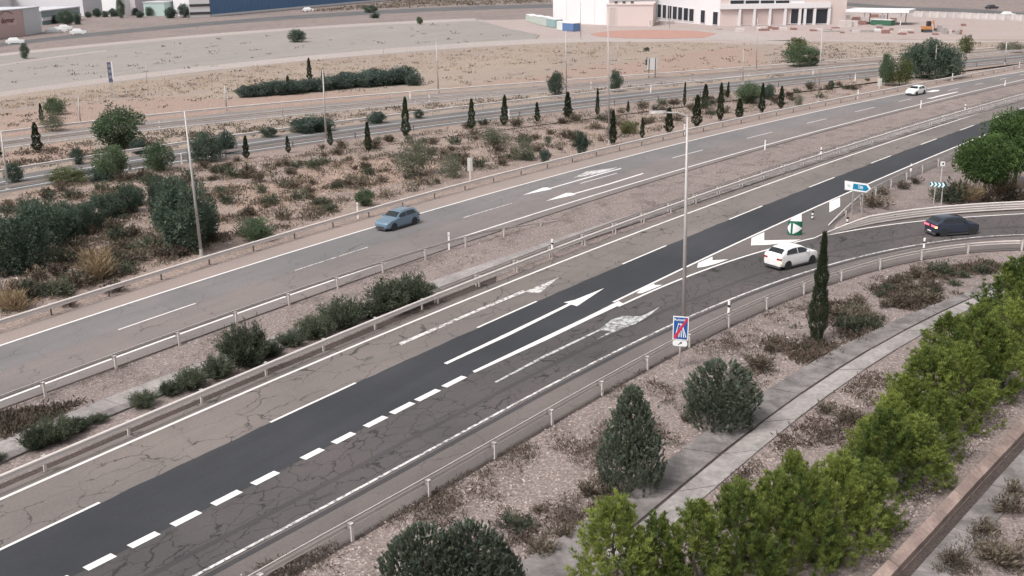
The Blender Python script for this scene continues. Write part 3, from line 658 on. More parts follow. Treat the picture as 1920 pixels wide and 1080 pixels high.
# chevron board
P1, P2 = U(1750, 382.5), U(1764, 384); pl = Plane2(P1, P2-P1); t = thing('chevron_sign', 'turquoise curve board with four white chevrons on two posts', 'road sign', P1, pl.a)
s2 = float(np.linalg.norm((P2-P1)[:2])); A = [pl.c(*c) for c in ((1744, 340), (1773.5, 343.5), (1774, 353), (1744, 349))]
x0, x1 = A[0][0], A[1][0]; z1 = (A[0][1]+A[1][1])/2; z0 = (A[2][1]+A[3][1])/2; W = x1-x0; Hh = z1-z0
plate('panel', [(x0, z0), (x1, z0), (x1, z1), (x0, z1)], 0, .04, plain('dark chevron blue', (.01, .07, .10), .5), t)
for i in range(4):
    u = x0+W*(.015+.24*i); ww = W*.13; nb = W*.10
    plate('chevron', [(u, z0+Hh*.05), (u+ww, z0+Hh*.05), (u+ww+nb, z0+Hh*.5), (u+ww, z1-Hh*.05), (u, z1-Hh*.05), (u+nb, z0+Hh*.5)], -.007, 0, plain('chevron white', (.66, .84, .86), .5), t)
for x in (0, s2): MB().box(x-.04, x+.04, .05, .11, 0, z0+.3).build('post', MT['steel'], t)
# pole with small square panel behind
P1 = U(1765, 372); pl = Plane2(P1, (.3, -1)); t = thing('square_panel_sign', 'small square white panel on a tall thin post behind the chevron board', 'road sign', P1, pl.a)
a, b = pl.c(1764, 303), pl.c(1771.5, 311.5); cx = (a[0]+b[0])/2
plate('panel', [(a[0], b[1]), (b[0], b[1]), (b[0], a[1]), (a[0], a[1])], 0, .04, MT['white_s'], t); h = a[1]-b[1]; w_ = b[0]-a[0]
plate('dark_symbol', [(cx-w_*.1, b[1]+h*.3), (cx+w_*.3, b[1]+h*.3), (cx+w_*.3, b[1]+h*.75), (cx-w_*.1, b[1]+h*.75)], -.006, 0, MT['dark'], t)
MB().tube((cx, .07, 0), (cx, .07, a[1]-.03), .045, .04, 8).build('post', MT['rail'], t)
# green divergence marker
p = U(1491, 440); pl = Plane2(p, (.35, -1)); t = thing('gore_marker', 'green half-round divergence marker with white triangles in the gore', 'road marker', p, pl.a)
(x0, z1), (x1, _) = pl.c(1478, 414), pl.c(1503, 440); rr = (x1-x0)/2*1.02; cx = (x0+x1)/2; hh = z1
def arc(a0, a1, z0, z1, r, n=12):
    v = []; 
    for i in range(n+1):
        a = a0+(a1-a0)*i/n; v += [(cx+r*math.cos(a), r*.6*math.sin(a), z0), (cx+r*math.cos(a), r*.6*math.sin(a), z1)]
    return v, [(2*i, 2*i+2, 2*i+3, 2*i+1) for i in range(n)]
v, f = arc(math.pi, 2*math.pi, .05, hh, rr); m = MB().add(v, f); v, f = arc(math.pi, 2*math.pi, .05, hh, rr-.03); m.add(v, [x[::-1] for x in f]).build('shell', MT['green_s'], t)
MB().add([(cx+rr*math.cos(a), rr*.6*math.sin(a), hh) for a in np.linspace(math.pi, 2*math.pi, 13)], [tuple(range(13))]).build('top_cap', MT['green_s'], t)
def curved_tri(a0, a1, flip):
    v = []; n = 10; f = []
    for i in range(n+1):
        k = i/n; a = a0+(a1-a0)*k; kk = (1-k) if not flip else k; zc = hh*.52; dz = hh*.40*kk+.002
        v += [(cx+(rr+.012)*math.cos(a), (rr+.012)*.6*math.sin(a)-.004, zc-dz), (cx+(rr+.012)*math.cos(a), (rr+.012)*.6*math.sin(a)-.004, zc+dz)]
    for i in range(n): f.append((2*i, 2*i+2, 2*i+3, 2*i+1))
    MB().add(v, f).build('white_triangle', MT['white_s'], t)
curved_tri(math.pi*1.40, math.pi*1.90, False); curved_tri(math.pi*1.03, math.pi*1.30, True)
MB().tube((cx, 0, 0), (cx, 0, .06), rr*.5, rr*.5, 16).build('foot', MT['dark'], t)
# sign backs and small panels
def backsign(label, base, cl_, cr_, posts, col='galv_back', d=(.45, -1)):
    p = U(*base); pl = Plane2(p, d); t = thing('sign_back', label, 'road sign', p, pl.a)
    a, b = pl.c(*cl_), pl.c(*cr_); plate('panel', [(a[0], b[1]), (b[0], b[1]), (b[0], a[1]), (a[0], a[1])], 0, .06, MT[col], t)
    for k in posts:
        x = a[0]+(b[0]-a[0])*k; MB().box(x-.06, x+.06, -.07, -.005, 0, a[1]-.05).build('post', MT['dark'] if len(posts) > 1 else MT['rail'], t)
backsign('large white sign board seen from behind on two dark posts beside the frontage road', (1223, 146), (1214, 108.5), (1232, 131), (.18, .82))
backsign('slim pale sign panel behind the far guard rail by the grey-green bushes', (881, 340), (876, 296), (886, 321), (.5,))
backsign('pale sign panel at the far shoulder left of the yellow-green tree', (1649, 166), (1646, 147), (1653, 161), (.5,))
# advertising tower at the left
p = U(212, 184); pl = Plane2(p, (.9, -.75)); t = thing('advertising_sign', 'tall dark blue advertising sign on a pale lattice stand beside the dirt track', 'sign', p, pl.a)
a, b = pl.c(200, 117), pl.c(212, 154)
plate('dark_panel', [(a[0], b[1]), (b[0], b[1]), (b[0], a[1]), (a[0], a[1])], 0, .5, plain('dark slate blue panel', (.10, .11, .17), .6), t)
W, Hh = b[0]-a[0], a[1]-b[1]
for i in range(3): plate('printed_band', [(a[0]+W*.2, b[1]+Hh*(.2+.28*i)), (b[0]-W*.15, b[1]+Hh*(.2+.28*i)), (b[0]-W*.15, b[1]+Hh*(.34+.28*i)), (a[0]+W*.2, b[1]+Hh*(.34+.28*i))], -.02, 0, plain('grey blue print', (.26, .28, .36), .6), t)
MB().box(b[0]-.02, b[0]+.18, -.03, .52, b[1]+.4, a[1]).build('white_side', MT['white_s'], t)
m = MB()
for x in (a[0]+.1, b[0]-.1):
    for y in (.05, .45): m.tube((x, y, 0), (x, y, b[1]), .05, .05, 6)
for k in range(4): m.tube((a[0]+.1, .05, b[1]*k/4), (b[0]-.1, .05, b[1]*(k+1)/4), .03, .03, 5); m.tube((b[0]-.1, .05, b[1]*k/4), (a[0]+.1, .05, b[1]*(k+1)/4), .03, .03, 5)
m.build('lattice_stand', plain('pale stand', (.45, .40, .39), .7), t)

# ------------------------------------------------------------------ cars
MT['glass'] = gloss('car window glass', (.012, .016, .02), .08, 0, .3); MT['tyre'] = plain('tyre rubber', (.02, .02, .022), .85)
MT['rim'] = plain('dark alloy rim', (.16, .16, .17), .35, .7); MT['rim_l'] = plain('light alloy rim', (.42, .41, .42), .35, .7)
def car(label, pos, heading, Lc, Wc, Hc, mat, rim, kind, lights_on=None, cat='car', rack=False):
    t = thing('car', label, cat, pos, heading, 'cars on the road')
    t.scale = (.84, .84, .84)
    hw = Wc/2; x0, x1 = -Lc/2, Lc/2
    # stations: x fraction, roof-or-bonnet height, half width scale, belt height
    if kind == 'coupe':   # sloping-roof crossover
        st = [(0, .60, .84, .60), (.012, .69, .93, .67), (.035, .72, .97, .71), (.06, .755, .985, .715), (.11, .865, .99, .71), (.18, .955, 1, .70), (.28, .995, 1, .685), (.40, 1.005, 1, .67), (.52, .99, 1, .66), (.60, .945, 1, .655), (.67, .84, 1, .65), (.735, .705, 1, .645), (.80, .665, .995, .635), (.88, .635, .98, .615), (.955, .57, .92, .56), (.985, .50, .84, .50), (1, .42, .74, .42)]
    else:                 # hatchback or crossover with an upright tail
        st = [(0, .62, .82, .62), (.012, .69, .91, .66), (.04, .76, .96, .69), (.075, .88, .985, .69), (.12, .965, .99, .685), (.22, 1, 1, .68), (.36, 1.005, 1, .67), (.48, .985, 1, .66), (.56, .945, 1, .655), (.63, .84, 1, .65), (.70, .70, 1, .645), (.75, .655, .995, .635), (.84, .62, .985, .61), (.92, .57, .95, .565), (.975, .50, .86, .50), (1, .42, .72, .42)]
    rows = []
    for fx, zt, ws, zb in st:
        x = x0+fx*Lc; w_ = hw*ws; zt *= Hc; zb *= Hc; zlo = .17 if .06 < fx < .95 else .27
        up = max(0., zt-zb)/(.34*Hc)                      # how much cabin rises here
        wt = w_*(.94-.20*min(1, up)); ze = zt-.03*Hc-.02*Hc*min(1, up)
        if zt <= zb+.02: ze = zb+(zt-zb)*.6; wt = w_*.9
        rows.append([(x, 0, zlo), (x, w_*.86, zlo), (x, w_*.985, zlo+.12), (x, w_, .36*Hc), (x, w_*.985, .50*Hc if zb > .51*Hc else zb*.92), (x, w_*.955, zb), (x, wt, ze), (x, wt*.86, zt-.006), (x, wt*.45, zt+.012), (x, 0, zt+.018)])
    n = len(rows[0]); V = []; F = []
    for r in rows:
        V += r; V += [(x, -y, z) for x, y, z in r]
    for i in range(len(rows)-1):
        for s in (0, 1):
            for j in range(n-1):
                a = i*2*n+s*n+j; q_ = (a, a+1, a+2*n+1, a+2*n); F.append(q_[::-1] if s == 0 else q_)
    for e in (0, len(rows)-1):
        for s in (0, 1):
            b_ = e*2*n+s*n; f = tuple(b_+j for j in range(n)); F.append(f if (e == 0) == (s == 0) else f[::-1])
    bm = bmesh.new(); me = mesh('body', V, F); bm.from_mesh(me); bmesh.ops.remove_doubles(bm, verts=bm.verts, dist=1e-4); bmesh.ops.recalc_face_normals(bm, faces=bm.faces); bm.to_mesh(me); bm.free()
    body = obj('body', me, mat, t, smooth=True)
    sd = body.modifiers.new('s', 'SUBSURF'); sd.levels = 2; sd.render_levels = 2
    def X(f): return x0+f*Lc
    def sec(f):
        fr = [s[0] for s in st]; i = max(0, min(len(st)-2, int(np.searchsorted(fr, f))-1)); k = (f-fr[i])/(fr[i+1]-fr[i])
        return [tuple(np.array(rows[i][j])*(1-k)+np.array(rows[i+1][j])*k) for j in range(n)]
    def glasspatch(name, fs, j0, j1, k0, k1, side, off, parent=t, mat_=None):
        """glass between section points j0..j1 over stations fs, lifted off the body"""
        v = []; f = []
        for a in fs:
            s = sec(a); p, q_ = np.array(s[j0]), np.array(s[j1]); d = q_-p; nrm = np.array([0, d[2], -d[1]]); nrm = nrm/max(1e-6, np.linalg.norm(nrm))
            if nrm[1] < 0: nrm = -nrm
            for k in (k0, k1):
                z_ = p+d*k+nrm*off; v.append((z_[0], z_[1]*side, z_[2]))
        for i in range(len(fs)-1): f.append((2*i, 2*i+1, 2*i+3, 2*i+2) if side > 0 else (2*i, 2*i+2, 2*i+3, 2*i+1))
        return obj(name, mesh(name, v, f), mat_ or MT['glass'], parent)
    g0, g1 = (.14, .71) if kind == 'coupe' else (.12, .69)
    for s in (1, -1):
        md = .43 if kind == 'coupe' else .41
        for a, b_ in ((g0, md-.008), (md+.008, g1)):
            fs = np.linspace(a, b_, 7); v = []; f = []
            for fx in fs:
                se = sec(fx); p, q_ = np.array(se[5]), np.array(se[6]); d = q_-p; tp = min(1., (fx-g0)/.05+.15, (g1-fx)/.06+.12)
                for k in (.06, .06+.84*max(.05, tp)):
                    z_ = p+d*k; v.append((z_[0], (z_[1]+.012)*s, z_[2]+.006))
            for i in range(6): f.append((2*i, 2*i+1, 2*i+3, 2*i+2) if s > 0 else (2*i, 2*i+2, 2*i+3, 2*i+1))
            obj('side_window', mesh('side_window', v, f), MT['glass'], t)
    def across(name, fs, lift, wk, mat_=None):
        v = []; f = []; ys = np.linspace(-1, 1, 9)
        for fx in fs:
            se = sec(fx); zt = se[9][2]; we = se[7][1]
            for y in ys:
                yy = abs(y)*we*wk; z_ = np.interp(yy, [0, se[8][1], se[7][1], se[6][1]], [se[9][2], se[8][2], se[7][2], se[6][2]]); v.append((se[9][0], math.copysign(yy, y), z_+lift))
        for i in range(len(fs)-1):
            for j in range(8): a = i*9+j; f.append((a, a+9, a+10, a+1))
        return obj(name, mesh(name, v, f), mat_ or MT['glass'], t)
    if kind == 'coupe':
        across('windscreen', np.linspace(.605, .73, 6), .014, 1.0); across('rear_window', np.linspace(.058, .15, 5), .016, .96)
    else:
        across('windscreen', np.linspace(.57, .695, 6), .014, 1.0); across('rear_window', np.linspace(.035, .10, 5), .016, .95)
    # wheels
    rw = .335
    wt_m = MB()
    ring = []; nseg = 20
    for r_, y_ in ((rw*.66, .105), (rw*.93, .11), (rw, .07), (rw, -.07), (rw*.93, -.11), (rw*.66, -.105)):
        for k in range(nseg): ring.append((r_*math.cos(2*math.pi*k/nseg), y_, r_*math.sin(2*math.pi*k/nseg)))
    fs = []
    for i in range(5):
        for k in range(nseg): fs.append((i*nseg+k, i*nseg+(k+1) % nseg, (i+1)*nseg+(k+1) % nseg, (i+1)*nseg+k))
    tyre_me = mesh('tyre', ring, fs)
    rm = MB()
    for k in range(5):
        a = 2*math.pi*k/5; c_, s_ = math.cos(a), math.sin(a); px_ = (-s_, c_)
        for sy in (1, -1):
            rm.add([(.03*px_[0], .085*sy, .03*px_[1]), (-.03*px_[0], .085*sy, -.03*px_[1]), (rw*.66*c_-.05*px_[0], .095*sy, rw*.66*s_-.05*px_[1]), (rw*.66*c_+.05*px_[0], .095*sy, rw*.66*s_+.05*px_[1])], [(0, 1, 2, 3)])
    rm.tube((0, -.07, 0), (0, .07, 0), rw*.67, rw*.67, 20); rm.tube((0, -.1, 0), (0, .1, 0), .05, .05, 10)
    rim_me = rm.mesh('rim'); arch_me = MB().tube((0, -.012, 0), (0, .012, 0), rw*1.18, rw*1.18, 24).mesh('wheel_arch')
    for fx in (.185, .805):
        for s in (1, -1):
            wh = obj('wheel', tyre_me, MT['tyre'], t, (X(fx), s*(hw-.115), rw))
            obj('rim', rim_me, rim, wh)
            obj('wheel_arch', arch_me, MT['black'], t, (X(fx), s*(hw*.985), rw+.02))
    for s in (1, -1):
        m = MB().box(-.09, .07, -.10, .10, -.06, .07); mi = m.build('wing_mirror', mat, t, (X(.665), s*(hw*1.0+.06), .66*Hc+.05))
        # lamps
        MB().add([(X(.925), s*hw*.93, .50*Hc), (X(.965), s*hw*.80, .47*Hc), (X(.985), s*hw*.55, .46*Hc), (X(.985), s*hw*.55, .49*Hc), (X(.96), s*hw*.82, .525*Hc), (X(.915), s*hw*.975, .545*Hc)], [(0, 1, 2, 3, 4, 5) if s < 0 else (5, 4, 3, 2, 1, 0)]).build('headlight', gloss('headlamp glass', (.55, .57, .6), .15), t)
        tl = MT['tail_on'] if lights_on else MT['tail']
        y_a, y_b = (hw*.20 if lights_on else hw*.50), hw*.97
        MB().box(X(.0)-.015, X(.035), min(s*y_a, s*y_b*.96), max(s*y_a, s*y_b*.96), .50*Hc, .575*Hc).build('tail_light', tl, t)
        if lights_on and s < 0:
            MB().box(X(.0)-.02, X(.03), min(s*y_b*.82, s*y_b*.98), max(s*y_b*.82, s*y_b*.98), .485*Hc, .545*Hc).build('turn_signal', MT['amber'], t)
    if lights_on == 'white':
        pass
    MB().box(X(0)-.03, X(.03), -hw*.86, hw*.86, .20, .36).build('rear_bumper', MT['dark'], t)
    MB().box(X(.955), X(1)+.03, -hw*.66, hw*.66, .20, .34).build('front_bumper', MT['dark'], t)
    MB().box(X(.985), X(1)+.015, -hw*.40, hw*.40, .36, .44).build('grille', MT['black'], t)
    MB().box(X(0)-.036, X(0)-.03, -.26, .26, .38, .49).build('number_plate', MT['white'], t)
    MB().box(X(.2), X(.8), -hw*.99, hw*.99, .16, .27).build('sill_trim', MT['dark'], t)
    if rack:
        for s in (1, -1): MB().tube((X(.16), s*hw*.62, Hc+.03), (X(.5), s*hw*.62, Hc+.03), .018, .018, 6).build('roof_rail', MT['steel'], t)
    return t
MT['tail'] = gloss('tail lamp red', (.30, .02, .02), .2); MT['tail_on'] = plain('lit tail lamp', (.5, .02, .03), .3, emit=((1, .08, .12), 3.0))
MT['amber'] = plain('lit amber lamp', (.9, .5, .1), .3, emit=((1, .55, .15), 3.5))
def heading(P, px):
    i = int(np.argmin([abs(PJ(q)[0]-px) for q in P])); i = max(1, min(len(P)-2, i)); d = P[i+1]-P[i-1]; return math.atan2(d[1], d[0])
car('white sloping-roof crossover driving down the slip road', U(1483, 496), heading(RL, 1483)-.03, 4.4, 1.86, 1.70, gloss('white car paint', (.80, .78, .79), .3, 0, .5), MT['rim'], 'coupe')
car('dark blue-grey crossover with lit red tail lights on the slip road', U(1784, 438), heading(RL, 1784)-.05, 4.25, 1.82, 1.66, gloss('dark blue car paint', (.045, .055, .085), .25, .4, .5), MT['rim'], 'coupe', True)
car('blue-grey estate car on the far carriageway', U(745, 425), heading(F1, 745)+math.pi, 4.35, 1.80, 1.56, gloss('blue grey car paint', (.165, .245, .33), .28, .4, .6), MT['rim_l'], 'hatch', None, rack=True)
car('white hatchback far up the far carriageway', U(1716, 177.5), heading(F1, 1716)+math.pi, 4.3, 1.80, 1.52, gloss('white car paint 2', (.80, .80, .79), .3, 0, .5), MT['rim'], 'hatch')
# the white crossover shows one amber rear lamp
o_ = [o for o in bpy.data.objects if o.get('label', '').startswith('white sloping')][0]
MB().box(-2.25, -2.16, -.86, -.66, .62, .76).build('turn_signal', MT['amber'], o_)
# ------------------------------------------------------------------ buildings and yard
MT['wall_w'] = plain('white sandwich panel wall', (.70, .68, .69), .6, 0, .04, .2); MT['wall_p'] = plain('pinkish precast wall', (.60, .50, .475), .7, 0, .05, .2)
MT['wall_pk'] = plain('pink building wall', (.55, .40, .38), .7, 0, .06, .2); MT['win'] = gloss('dark window glass', (.03, .035, .045), .15)
MT['roof_g'] = plain('pale grey roof', (.50, .50, .53), .7, 0, .06, .2); MT['blue_w'] = plain('blue cladding', (.10, .19, .34), .6, 0, .1, .3)
MT['door_p'] = plain('pinkish loading door', (.50, .40, .38), .7, 0, .05, .3)
def building(name, label, A, B, depth, h, wall, roof, cat='building', back=None, group=None):
    """block with its front wall from ground point A to B (seen left to right), going back by depth"""
    A = np.array(A); B = np.array(B); d = (B-A)[:2]; Lw = float(np.hypot(*d)); a = math.atan2(d[1], d[0])
    t = thing(name, label, cat, (A[0], A[1], 0), a, group)
    MB().box(0, Lw, 0, depth, 0, h).build('wall', wall, t)
    MB().box(-.15, Lw+.15, -.15, depth+.15, h+.003, h+.35).build('roof', roof, t)
    return t, Lw
def facade(A, B): return Plane2(np.array(A), np.array(B)-np.array(A))
def win(name, pl, t, xa, xb, ya, yb, mat, y0=-.12, frame=True):
    a = pl.c(xa, ya); b = pl.c(xb, yb)
    o = plate(name, [(a[0], b[1]), (b[0], b[1]), (b[0], a[1]), (a[0], a[1])], y0, -.02, mat, t)
    if frame:
        g = .12; m = MB(); x0, x1, z0, z1 = a[0], b[0], b[1], a[1]
        m.box(x0-g, x0, y0-.06, -.01, z0-g, z1+g); m.box(x1, x1+g, y0-.06, -.01, z0-g, z1+g); m.box(x0, x1, y0-.06, -.01, z1, z1+g); m.box(x0, x1, y0-.06, -.01, z0-g, z0)
        m.build('frame', MT['wall_w'], o)
    return o
# white warehouse: left hall
A, B = U(1037, 43), U(1141, 47); hallA, Lw = building('warehouse_hall', 'tall plain white warehouse hall behind the containers', A, B, 40, 11, MT['wall_w'], MT['roof_g'], 'warehouse')
m = MB()
for k in range(int(Lw/5)+1): m.box(k*5-.04, k*5+.04, -.05, .0, 0, 11)
m.build('wall_seam', MT['roof_g'], hallA)
# annex
A, B = U(1137, 49), U(1224, 49); h = HZ(A, 10); ann, Lw = building('warehouse_annex', 'low pinkish flat-roofed annex between the two white warehouse blocks', A, B, 16, h, MT['wall_p'], MT['wall_p'], 'warehouse')
for x in (2, 4.2, 6.5): MB().box(x, x+.8, 2, 3, h+.36, h+1.0).build('roof_vent', MT['dark'], ann)
pl = facade(A, B)
win('door', pl, ann, 1217, 1221, 37, 48.5, MT['door_p']); win('wall_panel', pl, ann, 1143, 1155, 14, 47, MT['door_p'], -.08)
# main block: window wall and loading bay wall meeting at the near corner
C = U(1349, 49); D = U(1208, 36); E_ = U(1585, 45)
t1, Lw = building('warehouse_window_wing', 'white warehouse wing with a row of tall dark windows', D, C, 18, 10.5, MT['wall_w'], MT['roof_g'], 'warehouse'); pl = facade(D, C)
for i, (xa, xb) in enumerate(((1224, 1230), (1234, 1240), (1243.5, 1249.5), (1253, 1259.5), (1262.5, 1269.5), (1272.5, 1279.5), (1283, 1290.5), (1293.5, 1301))):
    k = (xa-1224)/70; win('window', pl, t1, xa, xb, 6.5+10*k, 31.5+8.5*k, MT['win'])
win('window', pl, t1, 1315, 1322, 19, 43, MT['win']); win('window', pl, t1, 1338, 1346, 22, 46.5, MT['win'])
t2, Lw = building('warehouse_loading_wing', 'long pinkish warehouse wing with loading bays between white pillars', C, E_, 45, 10.5, MT['wall_p'], MT['roof_g'], 'warehouse'); pl = facade(C, E_)
for i in range(6):
    xa, xb = 1341+i*28.4, 1366+i*28.4
    if xa > 1348: win('upper_window', pl, t2, xa, xb, .8, 7.2, MT['win'] if i < 5 else MT['wall_w'])
for i, (xa, xb) in enumerate(((1387, 1411.5), (1416, 1440.5), (1445, 1469))): win('loading_door', pl, t2, xa, xb, 17, 45, MT['door_p'], -.06)
for xa, xb, m_ in ((1474, 1481, MT['door_p']), (1483, 1496, MT['win']), (1501, 1506, MT['win']), (1510, 1524, MT['win']), (1529, 1552, MT['win'])): win('glazed_door', pl, t2, xa, xb, 17, 44, m_)
for x in (1386, 1413.5, 1442.5, 1471, 1498.5, 1508, 1526, 1553):
    a = pl.c(x-1.3, 15.5); b = pl.c(x+1.3, 45.3); MB().box(a[0], b[0], -.7, -.01, 0, a[1]).build('pillar', MT['wall_w'], t2)
a = pl.c(1349.5, 8.5); b = pl.c(1556, 14.5); MB().box(a[0], b[0], -.75, -.02, b[1]+.05, a[1]+.1).build('lintel_band', MT['wall_w'], t2)
# canopy
A, B = U(1586, 45), U(1688, 47); t3 = thing('loading_canopy', 'white flat canopy on slim posts right of the loading bays', 'canopy', A, 0)
p2 = U(1688, 47); d = (p2-A)[:2]; a = math.atan2(d[1], d[0]); t3.rotation_euler[2] = a; Lw = float(np.hypot(*d)); zc = HZ(p2, 24)
MB().box(0, Lw+2.2, -1.5, 9, zc, zc+.75).build('canopy_roof', MT['wall_w'], t3); MB().box(.1, Lw+2.0, -1.3, 8.8, zc-.12, zc-.003).build('canopy_soffit', plain('greenish soffit', (.22, .30, .26), .7), t3)
for x in (Lw*.33, Lw*.66, Lw): 
    for y in (0, 8): MB().box(x-.12, x+.12, y-.12, y+.12, 0, zc-.12).build('post', MT['wall_w'], t3)
# blue hall
A, B = U(396, 31), U(742, -1); bh, Lw = building('blue_warehouse', 'long warehouse clad in deep blue sheeting at the top of the photo', A, B, 8, 14, MT['blue_w'], MT['roof_g'], 'warehouse')
m = MB(); k = 0.0
while k < Lw: m.box(k, k+.25, -.10, 0, 0, 14); k += 1.6
m.build('cladding_rib', MT['blue_w'], bh); MB().box(-.1, Lw, -.25, -.11, 0, .7).build('plinth', MT['wall_w'], bh)
A2 = U(357, 33); se, Lw = building('striped_hall_end', 'pale hall end with dark horizontal stripes, left of the blue warehouse', A2, U(395, 31.5), 20, 14, MT['wall_w'], MT['roof_g'], 'warehouse'); pl = facade(A2, U(395, 31.5))
for ya, yb in ((8, 11.5), (23, 26.5)):
    a = pl.c(357, ya); b = pl.c(395, yb); MB().box(0, Lw, -.2, -.01, b[1], a[1]).build('dark_stripe', MT['dark'], se)
# pink sign building
A, B = U(-60, 80), U(48, 66); h = HZ(B, 18); pk, Lw = building('pink_building', 'pink flat-roofed building with a brownish name sign at the left edge', A, B, 26, h, MT['wall_pk'], MT['roof_g']); pl = facade(A, B)
c = pl.c(14, 38.5); sz = (pl.c(14, 30)[1]-pl.c(14, 47)[1]); MT['sign_br'] = plain('brownish red letters', (.20, .075, .075), .7)
text('lettering', 'dermar', sz*.88, (c[0], -.05, c[1]), MT['sign_br'], pk, 1.0, .03, .1)
v = []
for i in range(9):
    x = c[0]-sz*1.2+sz*2.4*i/8; z = c[1]+sz*.62+sz*.38*math.sin(math.pi*(i/8)**.8); v += [(x, -.06, z), (x, -.06, z+sz*.10)]
MB().add(v, [(2*i, 2*i+2, 2*i+3, 2*i+1) for i in range(8)]).build('swoosh', MT['sign_br'], pk)
plate('sign_board', [pl.c(*q_) for q_ in ((14, 41), (31, 38), (31, 46), (14, 48))], -.03, -.005, plain('pale pink board', (.64, .47, .45), .7), pk)
A, B = U(49, 66), U(79, 61); building('bluish_white_building', 'bluish white low building attached to the right of the pink building', A, B, 24, HZ(A, 18), plain('bluish white wall', (.56, .57, .60), .6, 0, .04), MT['roof_g'])
A, B = U(80, 47), U(152, 37); gb, Lw = building('dark_glass_hall', 'dark grey-green hall with white frames behind the row of parked cars', A, B, 16, HZ(A, 22), plain('grey green cladding', (.20, .25, .26), .5, 0, .1), MT['roof_g'])
MB().box(0, Lw, -.2, -.02, 1.2, 2.2).build('white_band', MT['wall_w'], gb)
A, B = U(60, 24), U(150, 14); building('long_white_hall', 'long white hall with bluish roof behind the pink building', U(-60, 42), U(150, 14), 30, 9, MT['wall_w'], plain('bluish roof', (.48, .52, .57), .6), 'warehouse')
building('white_block', 'plain white block behind the small round trees', U(158, 30), U(232, 22), 30, 9, plain('pale lilac wall', (.62, .61, .64), .6, 0, .03), MT['roof_g'])
building('white_tower', 'narrow white tower building between two rows of trees', U(232, 31), U(246, 30), 10, 16, MT['wall_w'], MT['roof_g'])
building('pinkish_hall', 'pinkish white hall behind the trees left of the striped hall end', U(255, 22), U(335, 12), 30, 9, plain('pinkish white wall', (.62, .56, .58), .6, 0, .03), MT['roof_g'], 'warehouse')
building('pale_green_kiosk', 'small pale green building among the trees left of the striped hall end', U(310, 30), U(336, 27), 8, 4.5, plain('pale green wall', (.40, .50, .48), .6, 0, .05), MT['roof_g'])
# containers and yard goods
def container(label, base_l, base_r, top, mat, depth=2.4, group='containers beside the white hall'):
    A, B = U(*base_l), U(*base_r); d = (B-A)[:2]; t = thing('container', label, 'container', A, math.atan2(d[1], d[0]), group); L_ = float(np.hypot(*d)); h = max(1.2, min(3.2, HZ(A, top)))
    MB().box(0, L_, 0, depth, .1, h).build('body', mat, t); m = MB(); k = .1
    while k < L_-.1: m.box(k, k+.09, -.05, 0, .15, h-.1); k += .35
    m.build('ribs', mat, t); MB().box(-.04, L_+.04, -.06, depth+.04, h+.003, h+.1).build('top_frame', MT['wall_w'], t)
cg = plain('pale green container', (.50, .54, .50), .6, 0, .05); cb = plain('blue container', (.12, .20, .38), .6, 0, .08); ct = plain('teal container', (.30, .42, .42), .6, 0, .08); cw = plain('white container', (.68, .70, .70), .6, 0, .04)
for i, (xa, ya, xb, yb, tp, m_) in enumerate(((986, 39, 998, 43.5, 27, cg), (998.5, 43.5, 1011, 47, 29, cg), (1011.5, 47, 1024, 50, 31, cg))):
    container('pale green container, %s from the left in the row below the white hall' % ORD[i+1], (xa, ya), (xb, yb), tp, m_)
container('teal container with white top between the pale green and white containers', (1025, 50), (1040, 52.5), 35, ct)
container('white container beside the blue container', (1044, 56), (1054, 58), 40.5, cw); container('blue container with white end at the white hall', (1054.5, 58), (1075, 59.5), 43, cb)
container('dark green container under the canopy', (1632, 47), (1670, 48.5), 37, plain('dark green container', (.04, .13, .08), .6, 0, .1), 2.4, 'yard goods')
GR_ = 'stacked goods in the works yard'; pale = plain('pale stacked boards', (.58, .52, .50), .8, 0, .08); rb = plain('red brown goods', (.28, .16, .14), .8, 0, .15); gy = plain('grey goods', (.36, .33, .32), .8, 0, .12)
def stack(label, x, y, wpx, hpx, mat, dp=1.2):
    p = U(x, y); s = PXM(p); a = math.atan2(-RT[0], RT[1])+math.pi; a = math.atan2(RT[1], RT[0]); t = thing('goods_stack', label, 'goods stack', p, a, GR_); W = wpx/s; Hh = hpx/s; nl = max(2, int(Hh/.35))
    for i in range(nl):
        o_ = R.uniform(-.06, .06); MB().box(-W/2+o_, W/2+o_, 0, dp, i*Hh/nl+.01, (i+1)*Hh/nl-.02).build('layer', mat, t)
k_ = 0
